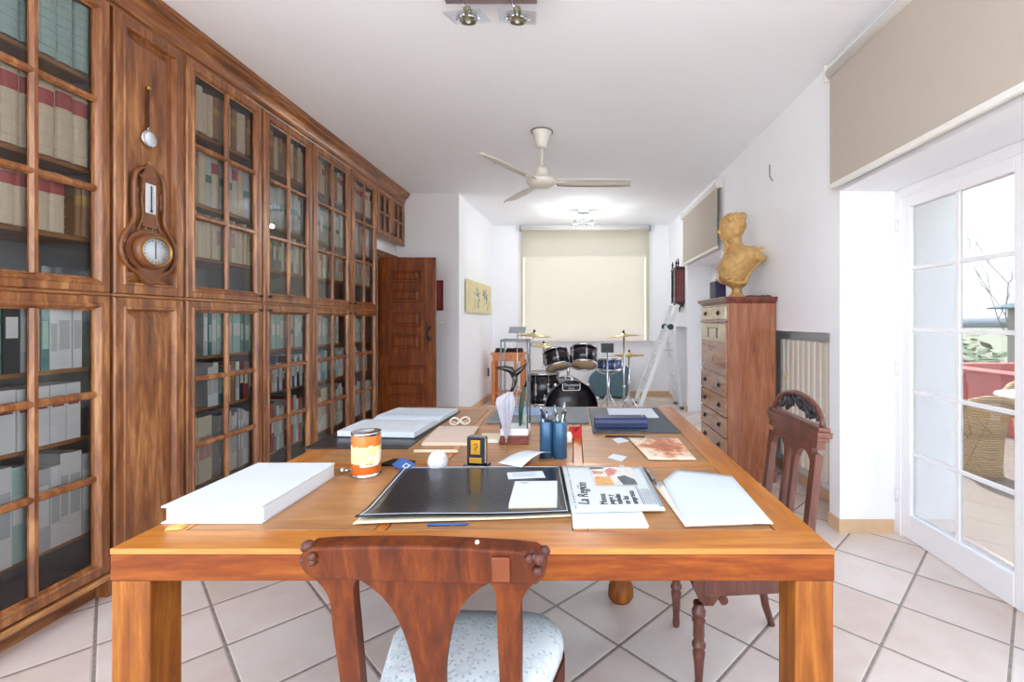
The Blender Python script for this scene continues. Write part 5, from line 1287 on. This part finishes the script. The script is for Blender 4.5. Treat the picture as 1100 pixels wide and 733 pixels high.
# ------------------------------------------------------------------ hung on the panelled cupboard: barometer and pocket watch
bo = thing('barometer', 'carved brown wooden barometer and thermometer hanging on the panelled cupboard', 'barometer', (XF + .0245, 2.455, 1.55))
bo.scale = (1, 1.14, .975)
plain('baro_wood', '#7a4a2c', .4, var=.2, scale=30, coat=.2)
def yzp(mb, pts, t0, t1): mb.prism(pts, t1 - t0, mat=Matrix.Translation((t0, 0, 0)) @ Matrix(((0, 0, 1, 0), (1, 0, 0, 0), (0, 1, 0, 0), (0, 0, 0, 1))))
ba = MB()
def loop(pts, r_, x=.009): ba.tube([(x, y, z) for y, z in pts], r_, 8, flat=.55)
for s in (-1, 1):
    loop(smooth_path([(s * .02, .62), (s * .06, .59), (s * .075, .54), (s * .078, .44), (s * .076, .34), (s * .1, .285), (s * .132, .22), (s * .138, .15), (s * .11, .085), (s * .06, .05), (s * .03, .02), (0, -.005)]), .014)
    loop(smooth_path([(s * .05, .575), (s * .025, .53), (s * .04, .46), (s * .034, .36), (s * .05, .3), (s * .06, .27)]), .008)
    loop(smooth_path([(s * .055, .40), (s * .062, .45), (s * .058, .5)]), .007); loop(smooth_path([(s * .015, .27), (s * .018, .32), (s * .012, .36)]), .006)
    loop(smooth_path([(s * .06, .1), (s * .045, .05), (0, .03)]), .012)
yzp(ba, [(-.05, .56), (.05, .56), (.03, .6), (.018, .635), (-.018, .635), (-.03, .6)], .002, .016)
yzp(ba, [(-.038, .3), (.038, .3), (.04, .56), (-.04, .56)], .002, .013)
yzp(ba, [(.118 * math.cos(2 * PI * k / 28), .17 + .115 * math.sin(2 * PI * k / 28)) for k in range(28)], .002, .014)
yzp(ba, [(-.07, .08), (.07, .08), (.045, .02), (.02, -.01), (-.02, -.01), (-.045, .02)], .002, .015)
ba.build('carved_frame', 'baro_wood', bo)
MB().box(.014, .018, -.026, .026, .375, .535, bev=.002).build('thermometer_plate', 'paper', bo)
tb = MB().cyl((.02, 0, .385), (.02, 0, .525), .0025, n=8).ball((.02, 0, .388), .006, n=8)
for k in range(12): tb.box(.0181, .0185, .006, .018 if k % 3 == 0 else .013, .395 + .011 * k, .3962 + .011 * k)
tb.build('thermometer_tube', 'ink', bo)
mx_ = Matrix.Translation((0, 0, .17)) @ Matrix.Rotation(PI / 2, 4, 'Y')
MB().lathe([(.092, .012), (.094, .03), (.088, .05), (.078, .056), (.072, .05), (.072, .04)], 36, mat=mx_).build('bezel', 'baro_wood', bo); MB().lathe([(.072, .05), (.079, .0565), (.076, .058), (.071, .052)], 36, mat=mx_, caps=False).build('bezel_ring', 'brass', bo)
dl = MB().lathe([(0, .038), (.071, .038), (.071, .042), (0, .042)], 36, mat=mx_).build('dial', 'paper', bo)
m = MB().box(.0425, .044, -.002, .002, .13, .225, mat=Matrix.Translation((0, 0, .0)))
for k in range(20): a = 2 * PI * k / 20; m.box(.0425, .0432, .052, .064, -.001, .001, mat=Matrix.Translation((0, 0, .17)) @ Matrix.Rotation(a, 4, 'X'))
m.build('needle', 'ink', dl)
MB().cyl((-.0, 0, .65), (.012, 0, .65), .005, n=8).build('nail', 'brass', bo)
pw = thing('pocket_watch', 'small round silver watch hanging from a leather strap above the barometer', 'watch', (XF + .0245, 2.455, 2.31))
MB().box(.001, .004, -.007, .007, .045, .27, bev=.001).build('strap', plain('strap_red', '#4a1a14', .6), pw); MB().cyl((-.002, 0, .268), (.012, 0, .268), .009, n=10).build('nail', 'brass', pw)
MB().lathe([(0, .001), (.04, .001), (.044, .006), (.042, .012), (.038, .014), (0, .015)], 28, mat=Matrix.Rotation(PI / 2, 4, 'Y')).build('case', 'chrome', pw)
MB().lathe([(0, .0151), (.034, .0151), (.034, .016), (0, .016)], 28, mat=Matrix.Rotation(PI / 2, 4, 'Y')).build('dial', 'paper', pw)
MB().tube([(.006, .006 * math.cos(a), .052 + .008 * math.sin(a)) for a in [2 * PI * k / 10 for k in range(11)]], .002, 5).build('ring', 'chrome', pw)
# ------------------------------------------------------------------ outside: terrace, parapet, wicker chairs, gazebo, shrubs, hills
SKY, EXPO = 1.15, 2.2
plain('ground_pale', '#8a8a74', .9, var=.1, scale=.3)
plain('terrace_stone', '#877a70', .8, var=.06, scale=2)
structure(MB().box(-400, 400, -60, 600, -3.2, -3.1), 'ground', 'ground_pale')
plain('bounce_pale', '#d8cfc4', .8, var=.06, scale=2)  # kept paler than the seen terrace so it throws more light indoors
structure(MB().box(XO, 5.6, -9, 12, -.2, TER), 'terrace_floor', 'terrace_stone')
structure(MB().box(-9, XO, -9, -1.0, -.2, TER).box(-9, XL - .2, -1.0, 3, -.2, TER), 'bounce_slab_rear', 'bounce_pale')  # unseen pale slab behind the open room end, added to bounce light inside
plain('parapet_red', '#c4645c', .8, var=.06, scale=4)
t = NT('wicker'); v = t.coord((1, 1, 1))
w1_ = t.node('ShaderNodeTexWave'); w1_.bands_direction = 'Z'; w1_.inputs['Scale'].default_value = 14; w1_.inputs['Distortion'].default_value = 1.5; t.link(v, w1_.inputs['Vector'])
w2_ = t.node('ShaderNodeTexWave', wave_type='RINGS'); w2_.inputs['Scale'].default_value = 10; w2_.inputs['Distortion'].default_value = 2; t.link(v, w2_.inputs['Vector'])
h_ = t.math('MULTIPLY', w1_.outputs['Fac'], t.math('ADD', .4, t.math('MULTIPLY', w2_.outputs['Fac'], .6)))
t.link(t.ramp(h_, [(.0, c('#8a6c44')), (.4, c('#c0a272')), (1, c('#dcc498'))]), t.b.inputs['Base Color']); t.set(Roughness=.7); t.bump(h_, .6, .01); M['wicker'] = t.m
plain('bush', '#5e7048', .8, var=.3, scale=6); plain('branch', '#84766c', .8); plain('roof_teal', '#3c6064', .6, var=.06); plain('hill_blue', '#707c84', .9, var=.08, scale=.02); plain('stone_white', '#9a9690', .8)
m = MB().box(5.2, 5.42, 3.0, 7.4, TER, .69).box(5.42, 9, 7.2, 7.4, TER, .69)
m.box(5.16, 5.46, 2.98, 7.44,   .69, .72, bev=.01)
structure(m, 'parapet_wall', 'parapet_red')
tb_ = thing('terrace_table', 'white round table on the terrace outside the glass door', 'table', (4.22, 4.1, TER))
MB().lathe([(0, .70), (.38, .70), (.39, .715), (.38, .73), (0, .73)], 36).build('top', 'white_paint', tb_); MB().lathe([(.22, 0), (.22, .03), (.05, .05), (.04, .69)], 20).build('pedestal', 'white_paint', tb_)
def wicker_chair(x, y, rz, label):
    c_ = thing('wicker_chair', label, 'chair', (x, y, TER), rz, 'wicker chairs on the terrace')
    m = MB(); n = 20; rings = []
    for z, r_, s in ((0, .27, 1), (.1, .26, 1), (.3, .27, 1), (.42, .29, 1)): rings.append([(r_ * math.cos(2 * PI * k / n), r_ * .95 * math.sin(2 * PI * k / n), z) for k in range(n)])
    m.loft(rings).build('base', 'wicker', c_)
    MB().lathe([(0, .421), (.24, .421), (.25, .45), (.22, .48), (0, .485)], 24).build('cushion', 'paper_cream', c_)
    g_ = []
    for i in range(15):
        a = R(-25 + 230 * i / 14); top = .52 + .24 * math.sin(PI * i / 14) ** 1.2
        g_.append([((.29 + .05 * j / 4) * math.cos(a), (.28 + .05 * j / 4) * math.sin(a), .40 + (top - .40) * j / 4) for j in range(5)])
    m = MB()
    Lr = [[(p[0] * .9, p[1] * .9, p[2]) for p in r_] for r_ in g_]
    rings = [g_[i] + Lr[i][::-1] for i in range(15)]
    m.loft(rings).build('back', 'wicker', c_)
    MB().tube([tuple(r_[4]) for r_ in g_], .03, 8).build('rim', 'wicker', c_)
    return c_
wicker_chair(3.66, 4.22, R(170), 'round woven wicker chair on the terrace, on the near side of the white table').scale = (.68, .68, .95)
wicker_chair(4.74, 4.62, R(-30), 'woven wicker chair on the terrace, on the far side of the white table')
gz = thing('gazebo', 'garden gazebo with teal hipped roof and pale posts beyond the red parapet', 'gazebo', (16.2, 14.0, -3.1))
m = MB(); q = [(-2, -2), (2, -2), (2, 2), (-2, 2)]
m.loft([[(x, y, 4.85) for x, y in q], [(x, y, 4.9) for x, y in q], [(x * .03, y * .03, 5.6) for x, y in q]], smooth=False).build('roof', 'roof_teal', gz)
for x in (-1, 1):
    for y in (-1, 1): MB().box(x * 1.5 - .13, x * 1.5 + .13, y * 1.5 - .13, y * 1.5 + .13, 0, 4.86).build('post', 'stone_white', gz)
rb = random.Random(21)
for i, (x, y, s, hh) in enumerate(((7.4, 8.9, 1.05, 2.6), (9.3, 10.9, 1.25, 2.6), (11.1, 13.6, 1.3, 2.5), (9.7, 8.0, 1.1, 2.2), (15.5, 20.5, 2.4, 3.0))):
    t_ = thing('shrub', ['pale green shrub just beyond the parapet, first of the row', 'second pale green shrub in the row beyond the parapet', 'third pale green shrub in the row beyond the parapet', 'low shrub beside the gazebo posts', 'largest and farthest of the green shrubs beyond the parapet'][i], 'shrub', (x, y, -3.1), 0, 'shrubs beyond the parapet')
    m = MB()
    for k in range(420):
        v = Vector((rb.gauss(0, 1), rb.gauss(0, 1), rb.gauss(0, 1))).normalized() * rb.uniform(.6, 1)
        p = Vector((v.x * s, v.y * s, 1.2 + hh * .5 + v.z * hh * .62)); a = rb.uniform(0, 6); r_ = rb.uniform(.08, .17)
        d1 = Vector((math.cos(a), math.sin(a), rb.uniform(-.6, .6))) * r_; d2 = Vector((-math.sin(a), math.cos(a), rb.uniform(-.6, .6))) * r_ * .6
        m.bm.faces.new([m.bm.verts.new(p + w_) for w_ in (d1, d2, -d1, -d2)])
    m.build('foliage', 'bush', t_, recalc=False)
    MB().tube([(0, 0, 0), (.05, 0, .8), (0, .05, 1.6)], [.09, .07, .04], 8).build('trunk', 'branch', t_)
tr = thing('bare_tree', 'bare leafless tree whose thin branches rise above the gazebo', 'tree', (17.6, 18.6, -3.1))
m = MB(); rt = random.Random(4)
def grow(p, d, L, r_, n):
    q = p + d * L; mid = p + d * L * .5 + Vector((rt.uniform(-1, 1), rt.uniform(-1, 1), 0)) * L * .06
    m.tube([p, mid, q], [r_, r_ * .8, r_ * .6], 5)
    if n:
        for k in range(3 if n > 2 else 2): grow(q if k else mid, (d + Vector((rt.uniform(-.7, .7), rt.uniform(-.7, .7), rt.uniform(-.1, .5)))).normalized(), L * rt.uniform(.55, .8), r_ * .55, n - 1)
grow(Vector((0, 0, 0)), Vector((0, 0, 1)), 3.4, .06, 5)
m.build('branches', 'branch', tr)
g_ = []
for i in range(41):
    x = -300 + 15 * 60 / 41 * 41 / 41 * i; x = -300 + 20 * i
    hz_ = 4 + 3 * math.sin(i * .55) + 2 * math.sin(i * 1.3)
    g_.append([(x, 300, -3), (x, 315, hz_ * .8), (x, 330, hz_), (x, 380, -3)])
m = MB(); m.loft([g for g in g_], closed=True).build('hills', 'hill_blue'); bpy.data.objects['hills']['kind'] = 'structure'
# ------------------------------------------------------------------ daylight, lamps, view
w = bpy.data.worlds.new('sky'); SC.world = w; w.use_nodes = True
nt = w.node_tree; bg = nt.nodes['Background']
tc = nt.nodes.new('ShaderNodeTexCoord'); sp = nt.nodes.new('ShaderNodeSeparateXYZ'); nt.links.new(tc.outputs['Generated'], sp.inputs[0])
rp = nt.nodes.new('ShaderNodeValToRGB'); nt.links.new(sp.outputs[2], rp.inputs[0])
e = rp.color_ramp.elements
e[0].position = 0; e[0].color = c('#eaf0f6'); e[1].position = 1; e[1].color = c('#d2e0f4')
q = e.new(.18); q.color = c('#e4edf8')
nz = nt.nodes.new('ShaderNodeTexNoise'); nz.inputs['Scale'].default_value = 3; nz.inputs['Detail'].default_value = 6; nt.links.new(tc.outputs['Generated'], nz.inputs['Vector'])
mr = nt.nodes.new('ShaderNodeMapRange'); mr.inputs['To Min'].default_value = .94; mr.inputs['To Max'].default_value = 1.05; nt.links.new(nz.outputs[0], mr.inputs['Value'])
mu = nt.nodes.new('ShaderNodeVectorMath'); mu.operation = 'SCALE'; nt.links.new(rp.outputs[0], mu.inputs[0]); nt.links.new(mr.outputs[0], mu.inputs['Scale'])
nt.links.new(mu.outputs[0], bg.inputs['Color']); bg.inputs['Strength'].default_value = SKY
sn_ = bpy.data.lights.new('sun', 'SUN'); sn_.energy = 4.2; sn_.angle = R(3); sn_.color = (.98, .99, 1)
so_ = bpy.data.objects.new('sun', sn_); COL.objects.link(so_); so_.rotation_euler = Vector((-.02, -.6, -.8)).to_track_quat('-Z', 'Y').to_euler()
for x in (.02, .28):
    l_ = bpy.data.lights.new('lamp', 'POINT'); l_.energy = 4; l_.shadow_soft_size = .03; l_.color = (.94, .97, 1)
    o = bpy.data.objects.new('lamp', l_); COL.objects.link(o); o.location = (x, 7.03, CEIL - .27)
SC.view_settings.view_transform = 'Standard'; SC.view_settings.look = 'None'
SC.view_settings.gamma = 1; SC.view_settings.use_curve_mapping = False; SC.view_settings.exposure = EXPO
SC.cycles.use_denoising = True; SC.cycles.max_bounces = 10; SC.cycles.diffuse_bounces = 6; SC.cycles.glossy_bounces = 4
SC.cycles.transparent_max_bounces = 16; SC.cycles.transmission_bounces = 4
SC.cycles.caustics_reflective = False; SC.cycles.caustics_refractive = False
SC.cycles.sample_clamp_indirect = 8
